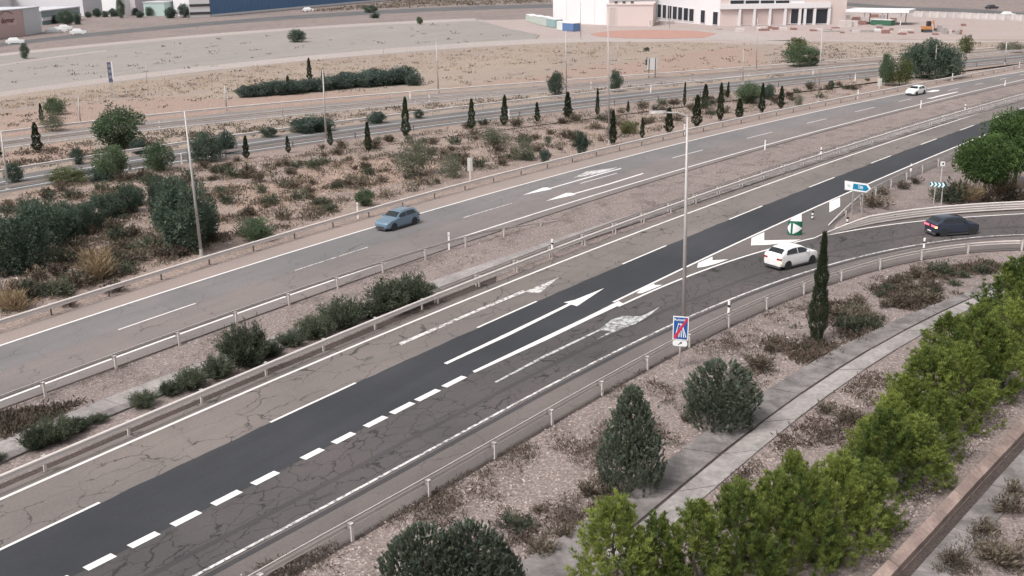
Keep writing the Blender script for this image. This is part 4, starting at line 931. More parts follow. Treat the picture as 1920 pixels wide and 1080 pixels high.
for x, y, wp, hp, m_, w_ in ((1580, 50, 12, 11, pale, 'pale'), (1592, 50, 10, 11, pale, 'pale'), (1604, 49.5, 8, 10, pale, 'pale'), (1618, 47, 12, 8, rb, 'reddish brown'), (1606, 38, 14, 6, rb, 'reddish brown'), (1622, 39, 12, 7, pale, 'pale'), (1640, 33, 14, 6, rb, 'reddish brown'), (1655, 34, 10, 6, gy, 'grey'), (1676, 41, 10, 7, rb, 'reddish brown'), (1590, 36, 8, 8, gy, 'grey'),
      (1662, 63, 14, 7, rb, 'reddish brown'), (1700, 62, 24, 7, pale, 'pale'), (1625, 61, 18, 5, gy, 'grey'), (1606, 61, 10, 4, pale, 'pale'), (1432, 58, 16, 4, rb, 'reddish brown'), (1455, 56, 10, 5, rb, 'reddish brown'), (1470, 57, 14, 5, pale, 'pale'), (1388, 60, 16, 7, pale, 'pale'), (1560, 60, 30, 3, gy, 'grey'), (1772, 64, 6, 12, gy, 'grey'), (1782, 64, 5, 9, pale, 'pale'), (1796, 65, 6, 8, gy, 'grey'), (1802, 65, 4, 9, rb, 'reddish brown'), (1762, 60, 6, 12, gy, 'grey'),
      (1718, 31, 8, 3, gy, 'grey'), (1766, 31, 10, 3, gy, 'grey'), (1890, 30, 8, 3, pale, 'pale'), (1350, 56, 10, 3, gy, 'grey'), (1258, 45, 12, 5, gy, 'grey'), (1243, 43, 14, 4, pale, 'pale')):
    k_ += 1; stack('%s stack of goods in the works yard, %s' % (w_, 'under the canopy' if 1600 < x < 1700 and y < 50 else 'in front of the canopy' if x < 1720 and x > 1570 else 'beside the excavator' if x >= 1740 else 'in front of the loading bays' if x > 1380 else 'below the warehouse windows'), x, y, wp, hp, m_)
for i in range(26):
    x = R.uniform(1400, 1830); y = R.uniform(50, 66) if x < 1720 else R.uniform(44, 68); c_ = R.choice((('pale', pale), ('reddish brown', rb), ('grey', gy), ('white', cw)))
    stack('small %s stack of goods on open ground in the works yard' % c_[0], x, y, R.uniform(4, 13), R.uniform(2, 5), c_[1], R.uniform(.8, 2))
# pale boundary wall of the yard below the distant road
A, B = U(1700, 31), U(1990, 42); d = (B-A)[:2]; Lw = float(np.hypot(*d)); t = thing('yard_wall', 'pale panelled boundary wall of the works yard at upper right', 'wall', A, math.atan2(d[1], d[0])); k = 0; pm = MB().box(0, 2.42, 0, .15, 0, 1.7).mesh('panel'); pm.materials.append(concrete('pale wall panel', (.46, .42, .41), .15))
while k*2.5 < Lw: obj('panel', pm, None, t, (k*2.5, 0, 0)); MB().box(k*2.5-.09, k*2.5-.01, -.06, .2, 0, 1.8).build('post', MT['wall_w'], t); k += 1
# excavator
p = U(1742, 61); t = thing('excavator', 'small orange excavator with raised arm in the works yard', 'excavator', p, math.atan2(RT[1], RT[0])); s = 1/PXM(p); om = plain('orange machine paint', (.50, .22, .08), .5)
for y in (0, 1.4): MB().box(-10*s, 6*s, y, y+.5, 0, .7).build('track', MT['dark'], t)
MB().box(-11*s, 5*s, .1, 1.8, .75, 1.5).build('chassis', om, t); MB().box(-4*s, 3*s, .2, 1.1, 1.5, 2.7).build('cab', MT['win'], t)
MB().tube((4*s, 1.4, 1.3), (10*s, 1.4, 2.9), .18, .15, 6).build('boom', om, t); MB().tube((10*s, 1.4, 2.9), (14*s, 1.4, .9), .14, .1, 6).build('dipper', om, t); MB().box(13*s, 17*s, 1.0, 1.8, .3, .9).build('bucket', MT['dark'], t)
# parked cars far off, under 10 pixels each
tiny = MB().box(-2.1, 2.1, -.85, .85, .25, .85).add([(-1.7, -.8, .85), (1.1, -.8, .85), (1.1, .8, .85), (-1.7, .8, .85), (-1.2, -.65, 1.45), (.5, -.65, 1.45), (.5, .65, 1.45), (-1.2, .65, 1.45)], [(4, 5, 6, 7), (0, 1, 5, 4), (1, 2, 6, 5), (2, 3, 7, 6), (3, 0, 4, 7)])
for i in (-1.3, 1.3):
    for y in (-.85, .85): tiny.tube((i, y-.02, .32), (i, y+.02, .32), .32, .32, 10)
tm = {'white': tiny.mesh('car'), 'dark': tiny.mesh('car'), 'silver': tiny.mesh('car')}
for k, c in (('white', (.75, .75, .75)), ('dark', (.05, .05, .06)), ('silver', (.35, .36, .38))): tm[k].materials.append(gloss('far car '+k, c, .35))
for x, y, k, lab in ((29, 82, 'white', 'tiny white car on the dark distant road at the left edge'), (112, 60, 'white', 'tiny white car parked left in front of the dark hall'), (122, 56, 'white', 'second tiny white car parked in front of the dark hall'), (147, 64, 'white', 'tiny white car driving right of the parked cars by the dark hall'), (100, 62, 'silver', 'tiny silver car parked below the dark hall'),
                     (428, 27, 'white', 'tiny white car parked at the foot of the blue warehouse'), (1859, 17, 'dark', 'tiny dark car on the distant road at upper right'), (1889, 31, 'white', 'tiny white car on the distant road at the right edge'), (578, 21, 'white', 'tiny white van right of the blue warehouse')):
    o_ = obj('distant_car', tm[k], None, None, U(x, y)); o_.rotation_euler[2] = math.atan2(RT[1], RT[0])+.3; tag(o_, lab, 'car', 'cars far off')
# ------------------------------------------------------------------ vegetation
def unit(n):
    v = NR.normal(size=(n, 3)); return v/np.linalg.norm(v, axis=1)[:, None]
def leaves(name, pos, dr, ln, wd, mat, rnd=None):
    """one rhombic blade per row, each with its own random shade"""
    n = len(pos); dr = dr/np.maximum(np.linalg.norm(dr, axis=1)[:, None], 1e-9); s = np.cross(dr, unit(n)); s /= np.maximum(np.linalg.norm(s, axis=1)[:, None], 1e-9)
    ln = np.broadcast_to(np.asarray(ln, float), (n,))[:, None]; wd = np.broadcast_to(np.asarray(wd, float), (n,))[:, None]
    V = np.empty((n, 4, 3)); V[:, 0] = pos; V[:, 1] = pos+dr*ln*.5+s*wd*.5; V[:, 2] = pos+dr*ln; V[:, 3] = pos+dr*ln*.5-s*wd*.5
    me = bpy.data.meshes.new(name); me.vertices.add(4*n); me.vertices.foreach_set('co', V.ravel().astype(np.float32))
    me.loops.add(4*n); me.loops.foreach_set('vertex_index', np.arange(4*n, dtype=np.int32)); me.polygons.add(n)
    me.polygons.foreach_set('loop_start', np.arange(0, 4*n, 4, dtype=np.int32)); me.polygons.foreach_set('loop_total', np.full(n, 4, np.int32)); me.update(calc_edges=True)
    at = me.attributes.new('rnd', 'FLOAT', 'FACE'); at.data.foreach_set('value', (NR.random(n) if rnd is None else rnd).astype(np.float32))
    me.materials.append(mat); return me
def tufts(cen, axis, n, spread, ln, wd, jit):
    """n blades round each centre, fanned about its axis"""
    k = len(cen); c = np.repeat(cen, n, 0); a = np.repeat(axis, n, 0)
    d = a+unit(k*n)*spread; p = c+unit(k*n)*jit*NR.random((k*n, 1)); r = np.clip(np.repeat(NR.random(k), n)*.6+NR.random(k*n)*.4, 0, 1)
    return p, d, ln*NR.uniform(.7, 1.3, k*n), wd*NR.uniform(.7, 1.3, k*n), r
def trunk_mesh(h, r, limbs=5, spread=.5, name='trunk'):
    m = MB(); z = 0; p = np.array([0, 0, -.05]); k = 5
    for i in range(k):
        q_ = np.array([R.uniform(-.04, .04)*h, R.uniform(-.04, .04)*h, h*(i+1)/k]); m.tube(p, q_, r*(1-.15*i), r*(1-.15*(i+1)), 7, False); p = q_
    for i in range(limbs):
        a = R.uniform(0, 6.28); z = h*R.uniform(.5, .98); b = np.array([math.cos(a)*spread, math.sin(a)*spread, z+spread*R.uniform(.5, 1.1)]); m.tube((0, 0, z), b, r*.4, r*.12, 5, False)
    me = m.mesh(name); me.materials.append(MT['bark']); return me
MT['bark'] = plain('bark', (.10, .075, .06), .9, 0, .25, 6)
FM = {'pine': foliage('young pine needles', (.055, .09, .022), (.33, .38, .09), .45, .25), 'conifer': foliage('blue green conifer scales', (.042, .060, .044), (.225, .255, .19), .3, .2),
      'cypress': foliage('dark cypress scales', (.020, .030, .017), (.070, .092, .046), .5), 'cluster': foliage('dark evergreen leaves', (.044, .070, .054), (.155, .20, .145), .5),
      'broad': foliage('mid green leaves', (.062, .098, .056), (.18, .235, .13), .3), 'olive': foliage('grey olive leaves', (.10, .11, .075), (.22, .225, .165), .4),
      'stone': foliage('stone pine needles', (.032, .068, .026), (.15, .225, .068), .2), 'oleander': foliage('dusty green shrub leaves', (.044, .056, .038), (.16, .18, .12), .5),
      'dry': foliage('dry brown twigs', (.075, .060, .046), (.22, .18, .135), .6, .15), 'brown': foliage('brown dead growth', (.055, .040, .032), (.16, .115, .09), .3, .1), 'straw': foliage('straw yellow grass', (.22, .16, .10), (.42, .32, .20), .4, .2),
      'hedge': foliage('grey green hedge leaves', (.052, .078, .066), (.16, .20, .168), .3), 'yellowish': foliage('yellow green leaves', (.07, .085, .03), (.18, .20, .085), .4)}
def crown_lumps(n, rx, rz, z0, jit=.75, fl=.2):
    """lump centres filling an uneven ellipsoid"""
    u = unit(n); rr = NR.uniform(.25, 1, n)**.5; c = u*rr[:, None]*np.array([rx, rx, rz]); c[:, 2] = np.where(c[:, 2] < -rz*(1-fl), -rz*(1-fl), c[:, 2]); c += NR.normal(size=(n, 3))*rx*.10
    c[:, 2] += z0; return c, u
# each maker returns (crown mesh, trunk mesh) for a plant 1 unit wide-ish; built at true size then scaled a little
def mk_pine(h, w_, seed):
    c = []; ax = []
    nb = 170
    for i in range(nb):
        z = h*(-.02+.97*R.random()**.95); rad = w_/2*(1.06-max(0, z/h)**2.0)*R.uniform(.5, 1.05); a = R.uniform(0, 6.28)
        c.append((rad*math.cos(a), rad*math.sin(a), z*.93)); ax.append((.55*math.cos(a)*rad/(w_/2), .55*math.sin(a)*rad/(w_/2), 1))
    c = np.array(c); ax = np.array(ax); ax /= np.linalg.norm(ax, axis=1)[:, None]
    # candles: several tufts up each shoot
    C2 = []; A2 = []
    for p, a in zip(c, ax):
        for k in range(7):
            C2.append(p+a*(.085*k-.1)*h/3.6*1.1+NR.normal(size=3)*.05); A2.append(a)
    p, d, l, wd_, r = tufts(np.array(C2), np.array(A2), 22, .6, .15, .018, .065)
    r = np.clip(np.repeat(NR.random(len(c)), 7*22)*.7+r*.3, 0, 1)
    return leaves('crown', p, d, l, wd_, FM['pine'], r), trunk_mesh(h*.7, .07)
def mk_conifer(h, w_, seed, round_=False):
    c = []; ax = []
    for i in range(620):
        k = R.random()
        if round_: z = h*(.04+.86*k); prof = (1-(2*k-.85)**2*.52) if k > .4 else .86+.1*k
        else: z = h*(.03+.90*k); prof = (1-k)**.62*(.72+min(.28, k*1.2))*1.15
        rad = w_/2*max(0, prof)*R.uniform(.72, 1.02); a = R.uniform(0, 6.28)
        c.append((rad*math.cos(a), rad*math.sin(a), z)); o_ = .55 if round_ else .35; ax.append((o_*math.cos(a), o_*math.sin(a), .8 if round_ else 1))
    c = np.array(c); ax = np.array(ax); ax /= np.linalg.norm(ax, axis=1)[:, None]; C2 = []; A2 = []
    for p, a in zip(c, ax):
        for k in range(6): C2.append(p+a*(.062*k-.12)*(h/3.9)+NR.normal(size=3)*.012); A2.append(a)
    p, d, l, wd_, r = tufts(np.array(C2), np.array(A2), 12, .42, .10, .024, .035)
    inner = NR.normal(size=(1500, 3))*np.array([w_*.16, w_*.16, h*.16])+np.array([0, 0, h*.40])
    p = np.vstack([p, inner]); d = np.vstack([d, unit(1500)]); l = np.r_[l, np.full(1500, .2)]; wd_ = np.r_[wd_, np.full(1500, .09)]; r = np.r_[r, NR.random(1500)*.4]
    return leaves('crown', p, d, l, wd_, FM['conifer'], r), trunk_mesh(h*.6, .08)
def mk_cypress(h, w_, n=2600, lf=.22, tp=.55):
    k = NR.random(n)**.9; z = h*(.02+.95*k); prof = np.minimum(1, .35+k*5)*(1-k)**tp; lob = 1+.16*np.sin(k*19+NR.random()*6)+.1*np.sin(k*41+NR.random()*6)
    rad = w_/2*prof*lob*NR.uniform(.3, 1, n)**.5; a = NR.random(n)*6.283; p = np.stack([rad*np.cos(a), rad*np.sin(a), z], 1)
    d = np.stack([.25*np.cos(a), .25*np.sin(a), np.ones(n)], 1)+unit(n)*.18
    return leaves('crown', p, d, lf*NR.uniform(.6, 1.3, n)*h/5, .055*h/5*NR.uniform(.7, 1.4, n)*2600/n, FM['cypress']), trunk_mesh(h*.3, .05*h/5, 0)
def mk_round(rx, rz, z0, mat, lumps=70, per=90, lf=.16, lw=.09, lr=.28, th=None, tr=.12):
    c, u = crown_lumps(lumps, rx, rz, z0); n = lumps*per; cc = np.repeat(c, per, 0); q_ = unit(n); p = cc+q_*(NR.uniform(.2, 1, n)**.5)[:, None]*rx*lr*np.repeat(NR.uniform(.6, 1.25, lumps), per)[:, None]
    p[:, 2] = np.maximum(p[:, 2], .03); d = q_+unit(n)*.7+np.array([0, 0, .25]); r = np.clip(np.repeat(NR.random(lumps), per)*.55+NR.random(n)*.45, 0, 1)
    return leaves('crown', p, d, lf*NR.uniform(.6, 1.4, n), lw*NR.uniform(.6, 1.4, n), mat, r), trunk_mesh(max(.3, z0 if th is None else th), tr, 5, rx*.5)
def mk_bush(rx, rz, mat, stems=60, per=55, lf=.14, lw=.04, up=.9):
    """many leafy stems fanning up from the root"""
    a = NR.random(stems)*6.283; el = NR.uniform(.15, 1, stems); tip = np.stack([rx*np.cos(a)*(1-el**2*.75), rx*np.sin(a)*(1-el**2*.75), rz*(.35+.65*el)], 1)*NR.uniform(.7, 1.05, stems)[:, None]
    base = tip*np.array([.25, .25, 0]); k = NR.uniform(.12, 1, (stems, per)); p = base[:, None]+(tip-base)[:, None]*k[..., None]; n = stems*per
    p = p.reshape(-1, 3)+NR.normal(size=(n, 3))*rx*.06; p[:, 2] = np.maximum(p[:, 2], .02); ax = np.repeat((tip-base)/np.linalg.norm(tip-base, axis=1)[:, None], per, 0)
    d = ax*up+unit(n)*.8; r = np.clip(np.repeat(NR.random(stems), per)*.5+NR.random(n)*.5, 0, 1)
    return leaves('crown', p, d, lf*NR.uniform(.6, 1.4, n), lw*NR.uniform(.6, 1.4, n), mat, r), trunk_mesh(rz*.5, .03, 5, rx*.5, 'stem')
def plant(name, label, cat, meshes, p, sx, sz, group=None, rz=None, lean=(0, 0), tname='trunk'):
    t = thing(name, label, cat, p, R.uniform(0, 6.28) if rz is None else rz, group); t.scale = (sx, sx, sz); t.rotation_euler[0], t.rotation_euler[1] = lean
    obj('crown', meshes[0], None, t); obj(tname, meshes[1], None, t); return t
def size(base, top, wpx):
    p = U(*base); return p, max(.3, HZ(p, top)), wpx/PXM(p+np.array([0, 0, 1]))

# row of young pines at the lower right
PINES = [mk_pine(3.6, 2.3, i) for i in range(4)]
row = [(1150, 1130, 925, 150), (1228, 1120, 960, 100), (1300, 1120, 935, 130), (1375, 1100, 895, 130), (1440, 1060, 880, 120), (1480, 985, 842, 80), (1500, 1070, 870, 120), (1560, 1035, 845, 130), (1585, 960, 858, 90), (1625, 1000, 862, 100),
       (1650, 915, 765, 115), (1710, 905, 775, 115), (1630, 850, 778, 70), (1665, 860, 735, 80), (1745, 855, 730, 90), (1730, 800, 645, 115), (1690, 800, 700, 80), (1790, 790, 640, 110), (1822, 740, 575, 120), (1775, 690, 585, 90), (1850, 735, 600, 100), (1885, 690, 560, 110), (1845, 650, 560, 90), (1895, 610, 480, 110), (1935, 640, 500, 110), (1940, 560, 470, 90)]
row.sort(key=lambda q_: -(q_[1]-q_[0]*.55))
for i, (x, yb, yt, wp) in enumerate(row):
    p, h, w_ = size((x, yb), yt, wp)
    plant('pine_tree', 'bright green young pine, %s from the bottom end of the row along the concrete drain' % ORD[i+1], 'pine tree', PINES[i % 4], p, w_/2.3*1.17, h/3.75, 'young pines along the drain')
# conifers on the near verge
c1, c2 = mk_conifer(3.9, 2.5, 1), mk_conifer(2.6, 2.9, 2, True)
p, h, w_ = size((1182, 915), 718, 122); plant('conifer', 'blue-green cone-shaped conifer on the gravel verge beside the drain', 'conifer', c1, p, w_/2.5*1.06, h/3.95)
p, h, w_ = size((1350, 795), 668, 142); plant('conifer', 'broad rounded blue-green conifer below the blue motorway sign', 'conifer', c2, p, w_/2.9, h/2.7)
for x, yb, yt, wp, lab in ((800, 1150, 985, 170, 'left one of the dark green conifers at the bottom edge'), (885, 1140, 978, 160, 'right one of the dark green conifers at the bottom edge'), (945, 1120, 1030, 80, 'small dark green conifer at the bottom edge beside the larger two')):
    p, h, w_ = size((x, yb), yt, wp); plant('conifer', lab, 'conifer', mk_conifer(2.6, 2.9, x, True) if x == 800 else c2, p, w_/2.9, h/2.6)
# the tall cypress on the verge
big = mk_cypress(6.0, 1.05, 9000, .22, .85); p, h, w_ = size((1531, 641), 440, 38); plant('cypress', 'tall slim dark cypress standing on the verge outside the slip road rail', 'cypress', big, p, w_/1.05*1.12, h/5.85)
CY = [mk_cypress(4.0, 1.0, 1500, .3) for i in range(5)]
rowA = [(1149, 271, 208, 15), (1204, 259, 222, 10), (1254, 249, 203, 16), (1306, 238, 180, 17), (1350, 227, 158, 13), (1386, 220, 186, 15), (1428, 212, 158, 11), (1464, 204, 163, 11)]
for i, (x, yb, yt, wp) in enumerate(rowA):
    p, h, w_ = size((x, yb), yt, wp); plant('cypress', 'slim dark cypress, %s from the left in the row just behind the far guard rail' % ORD[i+1], 'cypress', CY[i % 5], p, w_*R.uniform(.95, 1.25), h/3.9, 'cypresses behind the far guard rail')
rowB = [(462, 298, 256, 13), (541, 287, 256, 10), (620, 273, 238, 10), (691, 284, 230, 13), (761, 258, 185, 16), (884, 243, 187, 13), (945, 236, 180, 13), (1008, 228, 193, 11), (1065, 223, 174, 17), (1120, 217, 167, 9), (1177, 211, 190, 7), (1283, 199, 155, 6), (1322, 194, 159, 13), (1364, 184, 154, 7)]
for i, (x, yb, yt, wp) in enumerate(rowB):
    p, h, w_ = size((x, yb), yt, wp); plant('cypress', 'slim dark cypress, %s from the left in the row along the service road' % ORD[i+1], 'cypress', CY[(i+2) % 5], p, w_*R.uniform(.95, 1.25), h/3.9, 'cypresses along the service road', None, (R.uniform(-.04, .04), R.uniform(-.04, .04)))
for x, yb, yt, wp, lab in ((71, 284, 231, 18, 'dark spindle-shaped cypress beside the frontage road at left'), (79, 228, 195, 9, 'small dark cypress on the red field left of the sparse tree'), (-3, 295, 262, 14, 'dark cypress cut off by the left edge of the photo'),
                           (581, 152, 110, 10, 'slim dark cypress rising above the long hedge'), (606, 152, 129, 7, 'thin dark cypress in the hedge right behind the lamp post'), (540, 158, 142, 8, 'short brownish cypress at the back of the long hedge')):
    p, h, w_ = size((x, yb), yt, wp); plant('cypress', lab, 'cypress', CY[R.randrange(5)], p, w_*1.1, h/3.9)
# stone pines at the right
SPm = [mk_round(2.6, 1.65, 3.65, FM['stone'], 200, 160, .24, .10, .24, 2.4, .18) for i in range(2)]
p, h, w_ = size((1843, 377), 262, 102); plant('stone_pine', 'round-crowned stone pine standing alone behind the slip road rail', 'pine tree', SPm[0], p, w_/5.4, h/5.4)
p, h, w_ = size((1900, 352), 224, 118); plant('stone_pine', 'round-crowned stone pine cut off by the right edge, behind the lone one', 'pine tree', SPm[1], p, w_/5.4, h/5.4)
# broadleaf trees
BR = [mk_round(2.0, 1.7, 1.9, FM['broad'], 80, 90, .2, .11, .3, 1.2) for i in range(3)]
DK = [mk_round(2.0, 1.8, 1.8, FM['cluster'], 80, 90, .2, .11, .3, 1.2) for i in range(3)]
OL = [mk_round(1.5, 1.3, 1.2, FM['olive'], 60, 60, .2, .06, .38, .8, .06) for i in range(2)]
YL = [mk_round(1.5, 1.6, 1.6, FM['yellowish'], 60, 70, .2, .08, .34, 1.0, .08) for i in range(2)]
HG = [mk_round(1.5, 1.25, 1.2, FM['hedge'], 60, 80, .2, .11, .32, .5, .08) for i in range(4)]
# (meshes, base, top row, width, label)
TREES = [(BR[0], (226, 278), 204, 96, 'large round grey-green tree between frontage road and service road'), (BR[1], (212, 335), 271, 64, 'dense round dark green tree beside the service road, below the large round tree'),
 (BR[2], (298, 320), 268, 56, 'round tree with a visible trunk beside the service road'), (DK[0], (386, 303), 249, 62, 'dense blue-green tree beside the service road, just right of the lamp mast'), (HG[0], (425, 288), 243, 36, 'thin hazy grey tree right of the dense blue-green tree'),
 (BR[1], (104, 215), 183, 38, 'small loose tree crown on the red field right of the small cypress'), (OL[0], (98, 246), 210, 44, 'grey bushy tree beside the frontage road, below the loose crown'), (DK[2], (145, 308), 278, 26, 'small dark tree on the red bank at left'),
 (HG[1], (262, 288), 258, 32, 'greyish bush at the foot of the large round tree'), (YL[0], (130, 344), 313, 70, 'pale yellow-green bush spilling over the service road'), (HG[2], (190, 338), 312, 50, 'pale green bush between the pale bush and the dense round tree'), (DK[1], (28, 342), 306, 32, 'dark bush on the service road near the left edge'),
 (HG[3], (575, 248), 218, 60, 'hazy grey-green bush left of the lamp post on the service road'), (HG[0], (605, 246), 219, 42, 'hazy dark bush touching the lamp post on the service road'), (DK[0], (505, 257), 238, 30, 'low dark bush on the service road, left of the hazy bush'), (HG[2], (706, 231), 208, 36, 'round dark bush on the service road left of the double cypress'), (DK[2], (786, 222), 206, 18, 'small dark bush right of the double cypress'),
 (BR[0], (1404, 194), 157, 52, 'bushy green pine among the cypresses at the far guard rail'), (DK[1], (1441, 186), 158, 24, 'small dark tree right of the bushy green pine'), (DK[0], (1558, 168), 151, 12, 'tiny dark tree right of the tall far lamp post'), (OL[1], (1497, 198), 176, 20, 'low brownish green bush right of the cypress row'),
 (BR[2], (1500, 124), 84, 62, 'grey-green tree beside the frontage road below the warehouse'), (YL[1], (1494, 98), 70, 44, 'pale yellow bush behind the grey-green tree below the warehouse'), (DK[2], (1527, 123), 108, 16, 'small dark bush at the right foot of the grey-green tree'),
 (BR[1], (1660, 161), 99, 26, 'narrow dark green tree at left of the pair by the far guard rail'), (YL[0], (1686, 161), 108, 46, 'yellow-green tree at right of the pair by the far guard rail'),
 (DK[0], (1742, 148), 74, 74, 'big dark spreading tree behind the lamp post at upper right'), (DK[1], (1715, 135), 84, 50, 'dark tree at the left side of the big dark tree'), (DK[2], (1778, 146), 90, 50, 'dark tree at the right side of the big dark tree'), (YL[1], (1810, 101), 66, 32, 'small yellow-green tree at upper right'), (OL[0], (1893, 98), 78, 44, 'pale green bush behind the frontage road at the right edge'),
 (DK[1], (1042, 178), 134, 30, 'young pine with a thin trunk left of the lamp post on the frontage road'), (DK[2], (1155, 172), 133, 26, 'young pine with a thin trunk right of the tall lamp post'), (DK[0], (1090, 288), 248, 26, 'small dark conifer behind the far guard rail'), (HG[1], (1022, 304), 278, 20, 'low leafy shrub behind the far guard rail, left of a small dark conifer'),
 (BR[0], (684, 386), 356, 38, 'small flat-topped tree behind the far guard rail'), (BR[2], (481, 450), 410, 64, 'low rounded tree behind the far guard rail, right of the big conifers'),
 (OL[0], (776, 328), 262, 76, 'large pale grey-green bush on the scrubland'), (OL[1], (845, 333), 288, 46, 'smaller pale grey-green bush next to the large one'), (OL[1], (980, 300), 264, 44, 'grey-green bush on the scrubland below the cypresses'), (OL[0], (930, 272), 240, 60, 'wide grey-green bush close to the service road cypresses'), (YL[0], (1180, 250), 226, 34, 'hazy pale bush behind the cypress row'),
 (DK[1], (558, 79), 55, 34, 'dark loose tree in the fallow field'), (DK[0], (695, 24), 10, 26, 'dark bush right of the blue warehouse'), (HG[2], (703, 34), 24, 20, 'grey bush in front of the dark bush right of the blue warehouse'), (BR[1], (787, 46), 31, 12, 'small green bush beside the upper dirt track'), (DK[2], (48, 110), 82, 16, 'bare dark little tree beside the upper dirt track'),
 (DK[0], (1215, 122), 108, 12, 'small dark shrub left of the big sign back'), (DK[2], (1212, 95), 89, 12, 'small round shrub below the red planting bed')]
for ms, b_, tp, wp, lab in TREES:
    p, h, w_ = size(b_, tp, wp); d0 = 4.3 if ms in BR or ms in DK else 3.3; h0 = 3.75 if ms in BR or ms in DK else (3.3 if ms in YL else 2.65)
    plant('tree' if h > 2.2 else 'bush', lab, 'tree' if h > 2.2 else 'bush', ms, p, w_/d0*1.02, h/h0)
# dark conifers at left
CL = [mk_round(1.6, 2.0, 1.9, FM['cluster'], 90, 90, .2, .08, .27, .6, .1) for i in range(3)]
lst = [(15, 515, 400, 90), (62, 505, 385, 95), (95, 470, 372, 80), (70, 445, 368, 62), (122, 455, 390, 70), (125, 425, 372, 52), (150, 440, 378, 55), (182, 425, 366, 60), (215, 405, 360, 58), (245, 398, 345, 44), (260, 385, 352, 34), (-20, 480, 400, 70)]
for i, (x, yb, yt, wp) in enumerate(sorted(lst)):
    p, h, w_ = size((x, yb), yt, wp); plant('evergreen_tree', 'dark evergreen tree, %s from the left in the clump behind the far guard rail' % ORD[i+1], 'tree', CL[i % 3], p, w_/3.4*.92, h/3.95, 'dark evergreens at the left')
for x, yb, yt, wp, lab in ((350, 470, 335, 100, 'largest blue-green conifer behind the lamp mast at left'), (303, 420, 322, 44, 'narrow dark conifer at the left side of the largest one'), (335, 415, 328, 40, 'conifer peeping over the top of the largest blue-green one'), (385, 452, 380, 60, 'lower conifer to the right of the lamp mast')):
    p, h, w_ = size((x, yb), yt, wp); plant('conifer', lab, 'conifer', mk_round(1.6, 2.0, 1.9, FM['cluster'], 110, 100, .2, .07, .25, .6, .1) if x == 350 else CL[x % 3], p, w_/3.4*1.05, h/3.95)
# long hedge on the red field
lst = [(462, 182, 160, 34), (482, 181, 156, 34), (500, 179, 152, 40), (522, 178, 150, 36), (545, 176, 149, 42), (568, 173, 148, 40), (592, 171, 146, 42), (615, 168, 142, 42), (640, 166, 140, 46), (660, 162, 134, 42), (680, 163, 134, 44), (702, 161, 132, 46), (722, 160, 131, 44), (742, 158, 127, 44), (760, 157, 124, 42), (776, 160, 136, 30), (650, 150, 134, 34), (700, 148, 128, 36)]
for i, (x, yb, yt, wp) in enumerate(sorted(lst)):
    p, h, w_ = size((x, yb), yt, wp); plant('hedge_bush', 'dark blue-green bush, %s from the left in the long hedge on the red field' % ORD[i+1], 'hedge bush', HG[i % 4], p, w_/3.2*1.1, h/2.6, 'bushes of the long hedge')
# tiny trees at the buildings
for i, (x, yb, yt, wp) in enumerate(((105, 44, 26, 22), (125, 46, 24, 26), (146, 46, 18, 16), (166, 33, 20, 14), (182, 32, 19, 14), (198, 32, 18, 16), (214, 31, 13, 22), (228, 34, 2, 12), (254, 28, 12, 14), (262, 33, 18, 18), (282, 30, 16, 16), (300, 27, 11, 18), (320, 34, 10, 26), (345, 33, 12, 18), (348, 29, 13, 12))):
    p, h, w_ = size((x, yb), yt, wp); plant('tree', 'small hazy tree, %s from the left among the buildings at upper left' % ORD[i+1], 'tree', (HG, DK, HG)[i % 3][i % 3], p, w_/3.6, h/3.0, 'small trees among the buildings')
# oleander-like bushes in the median
OB = [mk_bush(1.5, 1.7, FM['oleander'], 90, 75, .20, .045) for i in range(3)]
lst = [(5, 878, 852, 50), (85, 850, 800, 60), (125, 835, 780, 80), (165, 815, 785, 56), (200, 800, 778, 44), (285, 770, 735, 60), (335, 748, 715, 50), (375, 735, 690, 70), (425, 715, 665, 70), (478, 692, 602, 110), (520, 675, 640, 60), (560, 655, 622, 60), (605, 640, 590, 80), (655, 620, 558, 100), (700, 602, 565, 60), (745, 590, 520, 100), (785, 578, 512, 90), (815, 560, 530, 40)]
for i, (x, yb, yt, wp) in enumerate(sorted(lst)):
    p, h, w_ = size((x, yb-6), yt, wp); p = p+np.array([-.1, .45, 0]); plant('median_bush', 'dusty green bush behind the median rail, %s from the left' % ORD[i+1], 'bush', OB[i % 3], p, w_/3.0*1.08, h/1.75, 'bushes along the median rail', tname='stem')
# ---- dry shrubs on the scrubland, larger ones singly
SH = [mk_bush(.5, .5, FM['dry'], 26, 16, .14, .035) for i in range(4)]; SG = [mk_bush(.5, .55, FM['oleander'], 24, 16, .14, .035) for i in range(2)]; ST = [mk_bush(.5, .8, FM['straw'], 36, 16, .3, .02, 1.6) for i in range(2)]
def inpoly(x, y, P):
    c = False; j = len(P)-1
    for i in range(len(P)):
        if (P[i][1] > y) != (P[j][1] > y) and x < (P[j][0]-P[i][0])*(y-P[i][1])/(P[j][1]-P[i][1])+P[i][0]: c = not c
        j = i
    return c
SCR = [(0, 590), (205, 527), (378, 474), (640, 399), (907, 322), (1142, 267), (1280, 234), (1461, 199), (1600, 176), (1640, 150), (1535, 160), (1280, 190), (1140, 207), (953, 223), (671, 268), (417, 305), (243, 333), (0, 372)]
def dens(x, y):
    return .5+.22*math.sin(x*.9+1.3*math.sin(y*.7))+.22*math.sin(y*1.1+1.7*math.sin(x*.45)+2)+.12*math.sin(x*2.3-y*1.9)
